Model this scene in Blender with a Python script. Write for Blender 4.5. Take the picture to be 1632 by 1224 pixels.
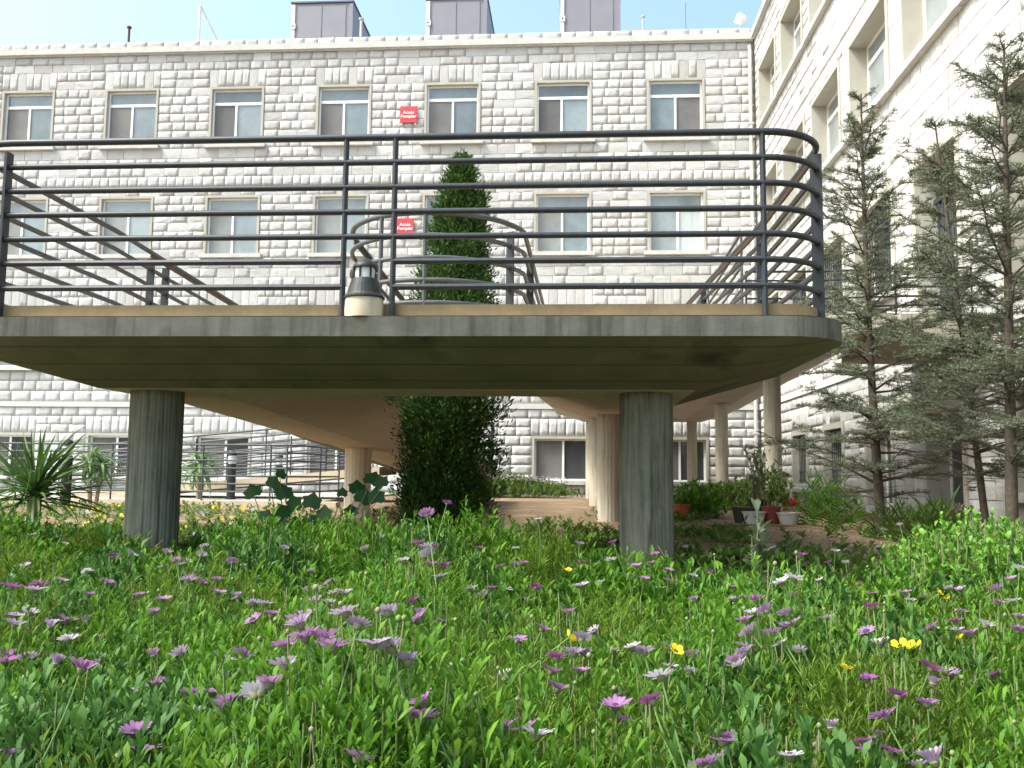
import bpy, bmesh, math, random
import numpy as np
from mathutils import Vector, Matrix
random.seed(7); RNG = np.random.default_rng(11)
for o in list(bpy.data.objects): bpy.data.objects.remove(o)
SC = bpy.context.scene
COL = SC.collection
# ------------------------------------------------------------------ camera
# eye at the origin; X runs along the long facade, Y towards it, Z up
F, PITCH, ROLL, YAW = 1450.0, 0.0997, -0.0101, -0.069
def ray(u, v):
    a = (u - 816) / F; b = (612 - v) / F
    a, b = a*math.cos(ROLL) + b*math.sin(ROLL), -a*math.sin(ROLL) + b*math.cos(ROLL)
    y = math.cos(PITCH) - b*math.sin(PITCH); z = math.sin(PITCH) + b*math.cos(PITCH)
    return Vector((a*math.cos(YAW) + y*math.sin(YAW), -a*math.sin(YAW) + y*math.cos(YAW), z))
def atY(u, v, Y): d = ray(u, v); return d*(Y/d.y)
def atZ(u, v, Z): d = ray(u, v); return d*(Z/d.z)
def proj(p):
    X, Y, Z = p
    x = X*math.cos(YAW) - Y*math.sin(YAW); y = X*math.sin(YAW) + Y*math.cos(YAW)
    y2 = y*math.cos(PITCH) + Z*math.sin(PITCH); z2 = -y*math.sin(PITCH) + Z*math.cos(PITCH)
    a = x/y2; b = z2/y2
    a, b = a*math.cos(ROLL) - b*math.sin(ROLL), a*math.sin(ROLL) + b*math.cos(ROLL)
    return 816 + F*a, 612 - F*b
cam_d = bpy.data.cameras.new('camera'); cam = bpy.data.objects.new('camera', cam_d); COL.objects.link(cam)
fw = ray(816, 612).normalized(); rt = (ray(1816, 612) - ray(816, 612)).normalized(); up = rt.cross(fw)
cam.matrix_world = Matrix((rt, up, -fw)).transposed().to_4x4()
cam_d.sensor_width = 36; cam_d.lens = 36*F/1632; cam_d.clip_start = .05; cam_d.clip_end = 2000
SC.camera = cam
SC.render.resolution_x = 1024; SC.render.resolution_y = 768
# ------------------------------------------------------------------ light
SUN_AZ, SUN_EL = math.radians(-114), math.radians(54)      # azimuth from +Y, clockwise
sd = Vector((math.sin(SUN_AZ)*math.cos(SUN_EL), math.cos(SUN_AZ)*math.cos(SUN_EL), math.sin(SUN_EL)))
W = bpy.data.worlds.new('World'); SC.world = W; W.use_nodes = True
nt = W.node_tree; nt.nodes.clear()
sky = nt.nodes.new('ShaderNodeTexSky'); sky.sky_type = 'NISHITA'; sky.sun_disc = False
sky.sun_elevation = SUN_EL; sky.sun_rotation = SUN_AZ; sky.air_density = 1.0; sky.dust_density = 6.0; sky.ozone_density = 0.0
bg = nt.nodes.new('ShaderNodeBackground'); bg.inputs[1].default_value = .15
out = nt.nodes.new('ShaderNodeOutputWorld'); tint = nt.nodes.new('ShaderNodeMix'); tint.data_type = 'RGBA'; tint.blend_type = 'MULTIPLY'; tint.inputs[0].default_value = 1; tint.inputs[7].default_value = (.94, 1.07, 1.06, 1); nt.links.new(sky.outputs[0], tint.inputs[6]); nt.links.new(tint.outputs[2], bg.inputs[0]); nt.links.new(bg.outputs[0], out.inputs[0])
sun_d = bpy.data.lights.new('sun', 'SUN'); sun_d.energy = 1.5; sun_d.angle = math.radians(10); sun_d.color = (1, .985, .965)
sun = bpy.data.objects.new('sun', sun_d); COL.objects.link(sun); sun.location = sd*60
sun.rotation_euler = sd.to_track_quat('Z', 'Y').to_euler()
SC.view_settings.view_transform = 'Standard'; SC.view_settings.look = 'None'
SC.view_settings.exposure = 1.5; SC.view_settings.gamma = 1
SC.render.engine = 'CYCLES'
# ------------------------------------------------------------------ materials
MATS = {}
def mat(name, col, rough=.8, spec=.3, metal=0.0, noise=None, bump=None, island=None, translucent=0, streak=None, blotch=None, coat=0):
    """noise=(colour2, scale, contrast) ; blotch=(colour, scale, threshold) ; bump=(scale, strength, distance)
    streak=(colour, scale, amount): vertical run-off stains ; island=(hue/val spread colours list)"""
    if name in MATS: return MATS[name]
    m = bpy.data.materials.new(name); m.use_nodes = True; t = m.node_tree; N = t.nodes; L = t.links
    b = N['Principled BSDF']; b.inputs['Roughness'].default_value = rough
    b.inputs['Specular IOR Level'].default_value = spec; b.inputs['Metallic'].default_value = metal
    b.inputs['Coat Weight'].default_value = coat
    tc = N.new('ShaderNodeTexCoord')
    rgb = N.new('ShaderNodeRGB'); rgb.outputs[0].default_value = (*col, 1); c = rgb.outputs[0]
    def mix(fac, a, bcol):
        mx = N.new('ShaderNodeMix'); mx.data_type = 'RGBA'; L.new(fac, mx.inputs[0]); L.new(a, mx.inputs[6])
        if isinstance(bcol, tuple): mx.inputs[7].default_value = (*bcol, 1)
        else: L.new(bcol, mx.inputs[7])
        return mx.outputs[2]
    def ramp(src, lo, hi):
        r = N.new('ShaderNodeMapRange'); r.inputs[1].default_value = lo; r.inputs[2].default_value = hi; L.new(src, r.inputs[0]); return r.outputs[0]
    if island:
        g = N.new('ShaderNodeNewGeometry'); cr = N.new('ShaderNodeValToRGB'); L.new(g.outputs['Random Per Island'], cr.inputs[0])
        e = cr.color_ramp.elements; e[0].color = (*island[0], 1); e[1].color = (*island[-1], 1)
        for i, cc in enumerate(island[1:-1]):
            k = e.new((i + 1)/(len(island) - 1)); k.color = (*cc, 1)
        c = cr.outputs[0]
    pos = tc.outputs['Object'] if not island else tc.outputs['Object']
    g2 = N.new('ShaderNodeNewGeometry'); wpos = g2.outputs['Position']
    if noise:
        n = N.new('ShaderNodeTexNoise'); n.inputs['Scale'].default_value = noise[1]; n.inputs['Detail'].default_value = 8; n.inputs['Roughness'].default_value = .65; L.new(wpos, n.inputs[0])
        c = mix(ramp(n.outputs[0], .5 - noise[2], .5 + noise[2]), c, noise[0])
    if blotch:
        n = N.new('ShaderNodeTexNoise'); n.inputs['Scale'].default_value = blotch[1]; n.inputs['Detail'].default_value = 5; L.new(wpos, n.inputs[0])
        c = mix(ramp(n.outputs[0], blotch[2], blotch[2] + .16), c, blotch[0])
    if streak:
        mp = N.new('ShaderNodeMapping'); mp.inputs['Scale'].default_value = (streak[1], streak[1], streak[1]*.06); L.new(wpos, mp.inputs[0])
        n = N.new('ShaderNodeTexNoise'); n.inputs['Scale'].default_value = 1; n.inputs['Detail'].default_value = 6; n.inputs['Roughness'].default_value = .7; L.new(mp.outputs[0], n.inputs[0])
        r = ramp(n.outputs[0], .46, .7); ml = N.new('ShaderNodeMath'); ml.operation = 'MULTIPLY'; ml.inputs[1].default_value = streak[2]; L.new(r, ml.inputs[0])
        c = mix(ml.outputs[0], c, streak[0])
    L.new(c, b.inputs['Base Color'])
    if bump:
        n = N.new('ShaderNodeTexNoise'); n.inputs['Scale'].default_value = bump[0]; n.inputs['Detail'].default_value = 10; n.inputs['Roughness'].default_value = .7; L.new(wpos, n.inputs[0])
        bp = N.new('ShaderNodeBump'); bp.inputs['Strength'].default_value = bump[1]; bp.inputs['Distance'].default_value = bump[2]
        L.new(n.outputs[0], bp.inputs['Height']); L.new(bp.outputs[0], b.inputs['Normal'])
    if translucent:
        tr = N.new('ShaderNodeBsdfTranslucent'); L.new(c, tr.inputs[0]); ms = N.new('ShaderNodeMixShader'); ms.inputs[0].default_value = translucent
        o = N['Material Output']; L.new(b.outputs[0], ms.inputs[1]); L.new(tr.outputs[0], ms.inputs[2]); L.new(ms.outputs[0], o.inputs[0])
    MATS[name] = m; return m
def boards(m, direction, scale, dark):
    # faint joints left by the formwork boards: dark hairlines plus a small groove
    t = m.node_tree; N = t.nodes; L = t.links; b = N['Principled BSDF']; src = b.inputs['Base Color'].links[0].from_socket
    g = N.new('ShaderNodeNewGeometry'); w = N.new('ShaderNodeTexWave'); w.wave_type = 'BANDS'; w.bands_direction = direction; w.inputs['Scale'].default_value = scale; w.inputs['Distortion'].default_value = .25
    L.new(g.outputs['Position'], w.inputs[0]); r = N.new('ShaderNodeMapRange'); r.inputs[1].default_value = .965; r.inputs[2].default_value = 1; r.inputs[4].default_value = .55; L.new(w.outputs['Fac'], r.inputs[0])
    mx = N.new('ShaderNodeMix'); mx.data_type = 'RGBA'; L.new(r.outputs[0], mx.inputs[0]); L.new(src, mx.inputs[6]); mx.inputs[7].default_value = (*dark, 1); L.new(mx.outputs[2], b.inputs['Base Color'])
def stone_mat(name, cols):
    """limestone: each block its own tone, fine grain and tiny pits"""
    m = mat(name, cols[0], .9, .15, bump=(22, .8, .016), island=cols, noise=None, streak=((.42, .395, .355), 1.3, .2))
    t = m.node_tree; N = t.nodes; L = t.links; b = N['Principled BSDF']; src = b.inputs['Base Color'].links[0].from_socket
    oi = N.new('ShaderNodeObjectInfo'); g = [n for n in N if n.type == 'VALTORGB'][0]; isl = g.inputs[0].links[0].from_socket
    ad = N.new('ShaderNodeMath'); ad.operation = 'ADD'; L.new(isl, ad.inputs[0]); L.new(oi.outputs['Random'], ad.inputs[1])
    fr = N.new('ShaderNodeMath'); fr.operation = 'FRACT'; L.new(ad.outputs[0], fr.inputs[0]); L.new(fr.outputs[0], g.inputs[0])
    n = N.new('ShaderNodeTexNoise'); n.inputs['Scale'].default_value = 9; n.inputs['Detail'].default_value = 8
    gg = N.new('ShaderNodeNewGeometry'); L.new(gg.outputs['Position'], n.inputs[0])
    r = N.new('ShaderNodeMapRange'); r.inputs[1].default_value = .56; r.inputs[2].default_value = .8; r.inputs[4].default_value = .7; L.new(n.outputs[0], r.inputs[0])
    mx = N.new('ShaderNodeMix'); mx.data_type = 'RGBA'; L.new(r.outputs[0], mx.inputs[0]); L.new(src, mx.inputs[6]); mx.inputs[7].default_value = (.43, .385, .32, 1)
    L.new(mx.outputs[2], b.inputs['Base Color']); return m
M_STONE = stone_mat('limestone', [(.40, .392, .382), (.50, .498, .496), (.44, .434, .425), (.545, .545, .546), (.42, .414, .404), (.48, .468, .45)])
M_MORTAR = mat('mortar', (.37, .35, .32), .95, .1, noise=((.30, .285, .26), 3, .25))
M_TRIM = mat('smooth_stone', (.43, .41, .365), .8, .2, noise=((.37, .35, .305), 4, .2), bump=(40, .15, .003), streak=((.40, .36, .29), 2.2, .45))
M_SILL = mat('sill_stone', (.54, .53, .505), .8, .2, noise=((.455, .44, .41), 5, .2))
M_ALU = mat('white_aluminium', (.80, .81, .82), .4, .5)
def glass_mat(name, col, rough=.06, spec=.6):
    m = mat(name, col, rough, spec, noise=(tuple(c*.6 for c in col), .75, .16), coat=.35); return m
M_GLASS = glass_mat('window_glass', (.205, .25, .27)); M_SCREEN = glass_mat('insect_screen', (.17, .162, .158), .55, .25)
M_GLASSD = glass_mat('dark_glass', (.055, .062, .068)); M_GLASSP = glass_mat('pale_glass', (.29, .335, .345)); M_SCREENP = glass_mat('pale_blind', (.27, .285, .275), .4, .3)
M_CONC = mat('weathered_concrete', (.150, .150, .131), .9, .15, noise=((.090, .092, .078), 5, .22), bump=(25, .4, .008), blotch=((.085, .085, .062), 2.6, .56), streak=((.045, .047, .037), 9, .9))
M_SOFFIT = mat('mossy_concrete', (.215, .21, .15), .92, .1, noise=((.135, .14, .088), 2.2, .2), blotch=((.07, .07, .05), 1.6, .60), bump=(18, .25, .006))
M_SOFFIT2 = mat('board_marked_concrete', (.70, .61, .49), .9, .1, noise=((.60, .51, .40), 1.6, .2), bump=(12, .25, .006), streak=((.50, .43, .34), 4, .35))
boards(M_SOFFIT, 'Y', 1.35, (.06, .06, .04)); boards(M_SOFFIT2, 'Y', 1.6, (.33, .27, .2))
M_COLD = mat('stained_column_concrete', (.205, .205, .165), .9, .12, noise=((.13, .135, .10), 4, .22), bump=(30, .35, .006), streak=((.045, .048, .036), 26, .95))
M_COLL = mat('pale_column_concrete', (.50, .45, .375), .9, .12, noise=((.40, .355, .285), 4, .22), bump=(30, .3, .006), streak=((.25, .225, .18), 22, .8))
M_KERB = mat('tan_kerb', (.235, .185, .112), .85, .2, noise=((.165, .13, .08), 6, .2), bump=(30, .3, .004), streak=((.14, .11, .07), 6, .5))
M_TAN = mat('tan_paving', (.56, .45, .32), .85, .2, noise=((.45, .36, .26), 3, .2), bump=(30, .2, .004))
M_RAIL = mat('dark_grey_paint', (.018, .023, .030), .45, .3, noise=((.034, .038, .044), 30, .2), bump=(60, .1, .001))
M_RAILG = mat('worn_grey_paint', (.075, .08, .088), .5, .35, noise=((.048, .054, .062), 8, .2))
M_RUST = mat('red_primer', (.105, .058, .05), .6, .3, noise=((.075, .05, .047), 12, .2))
M_BLACK = mat('black_paint', (.012, .013, .015), .5, .35, noise=((.03, .03, .032), 14, .2), bump=(70, .15, .001))
M_LAMPG = mat('lamp_glass', (.62, .62, .60), .25, .5)
M_PED = mat('cream_concrete', (.55, .49, .37), .8, .2, noise=((.44, .38, .27), 9, .2), streak=((.30, .25, .17), 12, .5))
M_SOIL = mat('brown_soil', (.285, .205, .14), .98, .05, noise=((.19, .135, .09), 5, .18), blotch=((.37, .29, .21), 2.3, .56), bump=(26, 1.0, .05))
M_RED = mat('red_sign', (.52, .045, .06), .5, .4, noise=((.46, .04, .055), 6, .2)); M_WHITE = mat('white_paint', (.8, .8, .8), .6, .3)
M_CAB = mat('grey_sheet_metal', (.235, .225, .26), .5, .4, noise=((.205, .2, .235), 2, .25)); M_CABD = mat('dark_sheet_metal', (.10, .095, .11), .5, .4)
M_PIPE = mat('beige_pipe', (.52, .50, .45), .6, .3, noise=((.44, .42, .38), 6, .2)); M_BARE = mat('pale_metal', (.62, .63, .64), .5, .4)
M_BARK = mat('cedar_bark', (.125, .10, .082), .95, .1, noise=((.06, .048, .04), 24, .2), bump=(40, .7, .01))
M_BARKY = mat('pale_bark', (.30, .22, .16), .95, .1, noise=((.2, .145, .1), 20, .2), bump=(40, .5, .006))
M_CEDAR = mat('cedar_needles', (.1, .12, .08), .7, .2, island=[(.08, .108, .068), (.14, .17, .10), (.20, .205, .135), (.115, .148, .10), (.095, .15, .058)], translucent=.22)
M_CYP = mat('cypress_sprays', (.05, .1, .02), .7, .2, island=[(.016, .045, .014), (.038, .095, .018), (.075, .15, .022), (.025, .065, .018), (.10, .165, .03)], translucent=.12)
M_LEAF = mat('daisy_leaves', (.1, .24, .03), .6, .2, island=[(.042, .125, .010), (.08, .20, .015), (.115, .255, .018), (.065, .17, .02), (.15, .285, .026), (.05, .145, .012)], translucent=.4)
M_STEM = mat('green_stems', (.14, .22, .07), .6, .3, island=[(.10, .17, .05), (.17, .24, .09), (.20, .17, .10), (.12, .21, .05)])
M_SHRUB = mat('shrub_leaves', (.12, .3, .03), .5, .35, island=[(.075, .2, .02), (.14, .32, .035), (.19, .38, .05), (.10, .26, .025)], translucent=.4)
M_DARKLEAF = mat('dark_glossy_leaf', (.022, .075, .018), .5, .3, island=[(.018, .06, .014), (.032, .095, .022)], translucent=.15)
M_GREYLEAF = mat('grey_green_leaf', (.15, .19, .11), .6, .3, island=[(.10, .15, .07), (.20, .23, .15), (.14, .20, .09)], translucent=.25)
M_YUCCA = mat('sword_leaf', (.05, .11, .025), .5, .3, noise=((.09, .165, .035), 7, .2), translucent=.2)
M_DRAC = mat('strap_leaf', (.10, .19, .065), .45, .4, noise=((.16, .26, .09), 7, .2), translucent=.25)
M_WEED = mat('weed_leaves', (.09, .18, .03), .6, .25, island=[(.06, .12, .02), (.11, .21, .035), (.16, .22, .06), (.09, .17, .03)], translucent=.35)
M_PURP = mat('purple_petals', (.38, .18, .37), .6, .2, island=[(.31, .14, .32), (.43, .22, .41)], translucent=.4)
M_MAG = mat('magenta_petals', (.29, .08, .26), .6, .2, translucent=.4)
M_MAUVE = mat('mauve_petals', (.40, .29, .41), .6, .2, translucent=.4)
M_WPET = mat('white_petals', (.62, .55, .62), .6, .2, translucent=.35)
M_DISC = mat('daisy_eye', (.045, .03, .07), .7, .2); M_YEL = mat('yellow_petals', (.75, .55, .02), .6, .2, translucent=.25)
M_GRILLE = mat('blue_black_metal', (.022, .032, .042), .4, .5); M_CURT = mat('pale_curtain', (.45, .5, .5), .8, .2, streak=((.33, .37, .38), 9, .6))
M_TERRA = mat('terracotta_red', (.20, .035, .025), .7, .3, noise=((.15, .03, .022), 10, .2)); M_BOWL = mat('white_plastic', (.56, .56, .55), .5, .4, noise=((.47, .46, .44), 9, .2))
M_BKT = mat('black_plastic', (.025, .025, .025), .5, .4); M_WOOD = mat('brown_board', (.20, .13, .07), .8, .2, noise=((.12, .08, .045), 9, .25))
M_PAVE = mat('grey_paving', (.36, .345, .32), .9, .15, noise=((.28, .27, .25), 2, .25), bump=(20, .25, .004))
# ------------------------------------------------------------------ mesh helpers
def mk(name, verts, faces, m=None, smooth=False):
    me = bpy.data.meshes.new(name); me.from_pydata([tuple(v) for v in verts], [], faces)
    if m: me.materials.append(m)
    if smooth: me.polygons.foreach_set('use_smooth', [True]*len(me.polygons)); me.set_sharp_from_angle(angle=math.radians(42))
    me.update(); return me
def mk_np(name, V, FL, n, m, smooth=False):
    """V (k,3); FL flat face indices with n corners each"""
    me = bpy.data.meshes.new(name); V = np.ascontiguousarray(V, dtype=np.float32); FL = np.ascontiguousarray(FL, dtype=np.int32).ravel(); nf = len(FL)//n
    me.vertices.add(len(V)); me.vertices.foreach_set('co', V.ravel()); me.loops.add(len(FL)); me.loops.foreach_set('vertex_index', FL)
    me.polygons.add(nf); me.polygons.foreach_set('loop_start', np.arange(0, nf*n, n, dtype=np.int32)); me.polygons.foreach_set('loop_total', np.full(nf, n, dtype=np.int32))
    if smooth: me.polygons.foreach_set('use_smooth', np.ones(nf, dtype=bool))
    me.materials.append(m); me.update(calc_edges=True); return me
def ob(name, me, parent=None, loc=None, rot=None, scale=None, kind=None):
    o = bpy.data.objects.new(name, me); COL.objects.link(o)
    if parent is not None: o.parent = parent
    if loc is not None: o.location = loc
    if rot is not None: o.rotation_euler = rot
    if scale is not None: o.scale = scale
    if kind: o['kind'] = kind
    return o
def tag(o, label, cat, group=None):
    o['label'] = label; o['category'] = cat
    if group: o['group'] = group
    return o
def empty(name, loc, label, cat, group=None, rz=0):
    o = bpy.data.objects.new(name, None); COL.objects.link(o); o.location = loc; o.rotation_euler = (0, 0, rz); o.empty_display_size = .2
    return tag(o, label, cat, group)
def boxv(x0, x1, y0, y1, z0, z1):
    return [(x0, y0, z0), (x1, y0, z0), (x1, y1, z0), (x0, y1, z0), (x0, y0, z1), (x1, y0, z1), (x1, y1, z1), (x0, y1, z1)]
BF = [(0, 3, 2, 1), (4, 5, 6, 7), (0, 1, 5, 4), (1, 2, 6, 5), (2, 3, 7, 6), (3, 0, 4, 7)]
class MB:
    def __init__(s): s.v = []; s.f = []
    def add(s, v, f): k = len(s.v); s.v += [tuple(p) for p in v]; s.f += [tuple(i + k for i in q) for q in f]; return s
    def box(s, *a): return s.add(boxv(*a), BF)
    def tube(s, pts, r, n=8, cap=True):
        pts = [Vector(p) for p in pts]; R = r if isinstance(r, (list, tuple)) else [r]*len(pts); k = len(s.v); ref = None
        for i, p in enumerate(pts):
            d = (pts[min(i + 1, len(pts) - 1)] - pts[max(i - 1, 0)]).normalized()
            if ref is None: ref = Vector((0, 0, 1)) if abs(d.z) < .9 else Vector((1, 0, 0))
            a = d.cross(ref).normalized(); b = a.cross(d); ref = b
            for j in range(n):
                t = 2*math.pi*j/n; s.v.append(tuple(p + a*(math.cos(t)*R[i]) + b*(math.sin(t)*R[i])))
        for i in range(len(pts) - 1):
            for j in range(n): s.f.append((k + i*n + j, k + i*n + (j + 1) % n, k + (i + 1)*n + (j + 1) % n, k + (i + 1)*n + j))
        if cap: s.f.append(tuple(k + j for j in range(n))[::-1]); s.f.append(tuple(k + (len(pts) - 1)*n + j for j in range(n)))
        return s
    def lathe(s, prof, n=20, c=(0, 0, 0)):
        k = len(s.v)
        for r, z in prof:
            for j in range(n): t = 2*math.pi*j/n; s.v.append((c[0] + r*math.cos(t), c[1] + r*math.sin(t), c[2] + z))
        for i in range(len(prof) - 1):
            for j in range(n): s.f.append((k + i*n + j, k + i*n + (j + 1) % n, k + (i + 1)*n + (j + 1) % n, k + (i + 1)*n + j))
        s.f.append(tuple(k + j for j in range(n))[::-1]); s.f.append(tuple(k + (len(prof) - 1)*n + j for j in range(n))); return s
    def mesh(s, name, m, smooth=False): return mk(name, s.v, s.f, m, smooth)
    def build(s, name, m, parent=None, smooth=False, **kw): return ob(name, s.mesh(name, m, smooth), parent, **kw)
def bevel(o, w=.004, seg=2):
    md = o.modifiers.new('bevel', 'BEVEL'); md.width = w; md.segments = seg; md.limit_method = 'ANGLE'; return o
G0 = -.6                      # garden level; the flower bed dips towards the camera
def ground_z(x, y):
    t = min(1, max(0, (6.2 - y)/4.8)); t = t*t*(3 - 2*t)
    return G0 - .36*t
# ------------------------------------------------------------------ ground
def grid_patch(x0, x1, y0, y1, nx, ny, zf):
    v = [(x0 + (x1 - x0)*i/nx, y0 + (y1 - y0)*j/ny, 0) for j in range(ny + 1) for i in range(nx + 1)]
    v = [(x, y, zf(x, y)) for x, y, _ in v]
    f = [(j*(nx + 1) + i, j*(nx + 1) + i + 1, (j + 1)*(nx + 1) + i + 1, (j + 1)*(nx + 1) + i) for j in range(ny) for i in range(nx)]
    return v, f
from mathutils import noise as mnoise
def gz(x, y):
    r = ground_z(x, y)
    if -12 < x < 5.2 and .2 < y < 15: r += .022*mnoise.noise((x*2.3, y*2.3, 0)) + .012*mnoise.noise((x*7, y*7, 3))
    return r
xs = sorted(set([-900, -300, -80, -30, -18] + [-12 + .12*i for i in range(144)] + [5.3, 12, 40, 120, 400, 900]))
ys = sorted(set([-400, -80, -20, -4] + [.2 + .12*i for i in range(125)] + [16, 19, 23, 27, 40, 120, 400, 1200]))
V = [(x, y, gz(x, y)) for y in ys for x in xs]; nx = len(xs)
FQ = [(j*nx + i, j*nx + i + 1, (j + 1)*nx + i + 1, (j + 1)*nx + i) for j in range(len(ys) - 1) for i in range(nx - 1)]
g = ob('ground', mk('ground', V, FQ, M_SOIL, True)); g['kind'] = 'structure'
# paved path in front of the long building with its tan kerb
p = MB().box(-24, -5.0, 16.25, 25.98, G0 - .3, G0 + .05).build('path', M_PAVE); p['kind'] = 'structure'
k = MB().box(-24, -4.2, 15.95, 16.25, G0 - .3, G0 + .09).build('path_kerb', M_TAN); k['kind'] = 'structure'
# ------------------------------------------------------------------ stone walls
NV = 8
def unit_stone(seed):
    r = random.Random(seed); cx, cz = 5, 4; v = []; f = []
    for j in range(cz):
        for i in range(cx):
            x = -.5 + i/(cx - 1); z = -.5 + j/(cz - 1); edge = i in (0, cx - 1) or j in (0, cz - 1)
            if edge: y = -.34 - .30*r.random()
            else:
                y = -.55 - .45*r.random() - (.10 if j == 2 else 0); x += r.uniform(-.09, .09); z += r.uniform(-.09, .09)
            v.append((x, y, z))
    for j in range(cz - 1):
        for i in range(cx - 1):
            a = j*cx + i
            if (i + j + seed) % 2: f += [(a, a + 1, a + cx + 1), (a, a + cx + 1, a + cx)]
            else: f += [(a, a + 1, a + cx), (a + 1, a + cx + 1, a + cx)]
    ring = [i for i in range(cx)] + [j*cx + cx - 1 for j in range(1, cz)] + [(cz - 1)*cx + i for i in range(cx - 2, -1, -1)] + [j*cx for j in range(cz - 2, 0, -1)]
    n0 = len(v); v += [(v[i][0], .25, v[i][2]) for i in ring]; n = len(ring)
    for k in range(n):
        a, b = ring[k], ring[(k + 1) % n]; f += [(b, a, n0 + k), (b, n0 + k, n0 + (k + 1) % n)]
    return v, f
US = [unit_stone(i) for i in range(NV)]
US_ME = [mk('stone', v, f, M_STONE) for v, f in US]
USV = [np.array(v) for v, f in US]; USF = [np.array(f) for v, f in US]
def course_list(top_rows):
    """(z0, z1, small) from the parapet down"""
    L = [(12.98, 13.2, 0), (12.51, 12.77, 0), (12.25, 12.51, 0), (11.972, 12.25, 0), (11.697, 11.972, 0)]
    for zt in (11.697, 8.297, 4.897):
        z = zt
        for i in range(7): L.append((z - .2743, z, 0)); z -= .2743
        if zt > 5:
            hs = [.31, .28, .29, .30, .30]
            for i, h in enumerate(hs): L.append((z - h, z, 1 if i == 3 else 0)); z -= h
        else:
            for i in range(3): L.append((z - .309, z, 0)); z -= .309
    L += [(1.62, 1.89, 0), (1.367, 1.62, 0), (1.113, 1.367, 0)]
    z = 1.113
    for i in range(7): L.append((z - .2743, z, 0)); z -= .2743
    return L
def build_wall(bld, s0, s1, openings, soldiers, place, score):
    """openings: (sa, sb, za, zb) blocked rectangles ; soldiers: (sa, sb, za, zb) filled with upright stones
    place(s, z) -> world position of the wall face ; score(p) -> size in the picture (0: not in view)"""
    rects = []
    blocked = openings + soldiers
    for z0, z1, small in course_list(None):
        zm = (z0 + z1)/2
        bl = sorted((a, b) for a, b, za, zb in blocked if za - .02 < zm < zb + .02)
        cur = s0; segs = []
        for a, b in bl:
            if a > cur + .02: segs.append((cur, min(a, s1)))
            cur = max(cur, b)
        if cur < s1 - .02: segs.append((cur, s1))
        for a, b in segs:
            L = b - a; lo, hi = (.24, .36) if small else (.36, .66)
            lens = []
            while sum(lens) < L: lens.append(random.uniform(lo, hi))
            k = L/sum(lens) if lens else 1
            if k < .7 and len(lens) > 1: lens.pop(); k = L/sum(lens)
            x = a
            for l in lens: rects.append((x, x + l*k, z0, z1)); x += l*k
    for a, b, za, zb in soldiers:
        n = max(5, round((b - a)/.26)); w = (b - a)/n; cuts = [a + w*i + (random.uniform(-.025, .025) if 0 < i < n else 0) for i in range(n + 1)]
        for i in range(n): rects.append((cuts[i], cuts[i + 1], za, zb))
    items = []
    for a, b, z0, z1 in rects:
        c = place((a + b)/2, (z0 + z1)/2); items.append((score(c, (b - a)*(z1 - z0)), a, b, z0, z1, random.randrange(NV), random.choice((-1, 1)), random.uniform(.014, .028)*(.65 if z1 - z0 > .4 else 1)))
    items.sort(key=lambda t: -t[0])
    return items
JT = .013
def place_stones(bld, items, tf, rotz):
    for sc, a, b, z0, z1, vi, mir, dp in items[:300]:
        p = tf((a + b)/2, (z0 + z1)/2); ob('stone', US_ME[vi], bld, p, (0, 0 if mir > 0 else math.pi, rotz), (b - a - JT, dp, z1 - z0 - JT))
    VV = []; FF = []; n = 0
    for sc, a, b, z0, z1, vi, mir, dp in items[300:]:
        v = USV[vi]*np.array([(b - a - JT), dp, (z1 - z0 - JT)])
        if mir < 0: v = v*np.array([-1, 1, -1])
        c, s = math.cos(rotz), math.sin(rotz); p = tf((a + b)/2, (z0 + z1)/2)
        w = np.stack([v[:, 0]*c - v[:, 1]*s + p[0], v[:, 0]*s + v[:, 1]*c + p[1], v[:, 2] + p[2]], 1)
        VV.append(w); FF.append(USF[vi] + n); n += len(w)
    o = ob('stone_courses', mk_np('stone_courses', np.concatenate(VV), np.concatenate(FF), 3, M_STONE), bld); o['kind'] = 'stuff'
def window_parts(w, h, depth, transom, split, glassL, glassR, glassT, trim=.07):
    """window modelled facing -Y around its own origin (bottom centre of the opening, on the wall face)"""
    mb = MB(); o = w/2; i = o - trim
    mb.box(-o, -i, -.035, depth + .1, 0, h); mb.box(i, o, -.035, depth + .1, 0, h); mb.box(-i, i, -.035, depth + .1, h - trim, h)   # stone surround
    su = mb.mesh('surround', M_TRIM)
    sl = MB().box(-o - .10, o + .10, -.13, depth + .1, -.115, -.002).mesh('sill', M_SILL)
    ft = .05; y0, y1 = depth, depth + .05; top = h - trim; zt = h*transom if transom else top
    fm = MB(); fm.box(-i, -i + ft, y0, y1, 0, top); fm.box(i - ft, i, y0, y1, 0, top); fm.box(-i + ft, i - ft, y0, y1, 0, ft); fm.box(-i + ft, i - ft, y0, y1, top - ft, top)
    if transom: fm.box(-i + ft, i - ft, y0 - .008, y1 - .008, zt, zt + .085)
    ms = i*2*split - i
    fm.box(ms - .03, ms + .03, y0 - .012, y1 - .012, ft, zt)
    fr = fm.mesh('frame', M_ALU)
    def pane(x0, x1, z0, z1, y, m): return MB().box(x0, x1, y, y + .012, z0, z1).mesh('pane', m)
    ps = [pane(-i + ft, ms - .03, ft, zt, y0 + .02, glassL), pane(ms + .03, i - ft, ft, zt, y0 + .028, glassR)]
    if transom: ps.append(pane(-i + ft, i - ft, zt + .085, top - ft, y0 + .024, glassT))
    return su, [('sill', sl), ('frame', fr)] + [('pane', q) for q in ps]
def add_window(bld, parts, loc, rotz):
    su, ch = parts; w = ob('window', su, bld, loc, (0, 0, rotz))
    for n, me in ch: ob(n, me, w)
    return w
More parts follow.
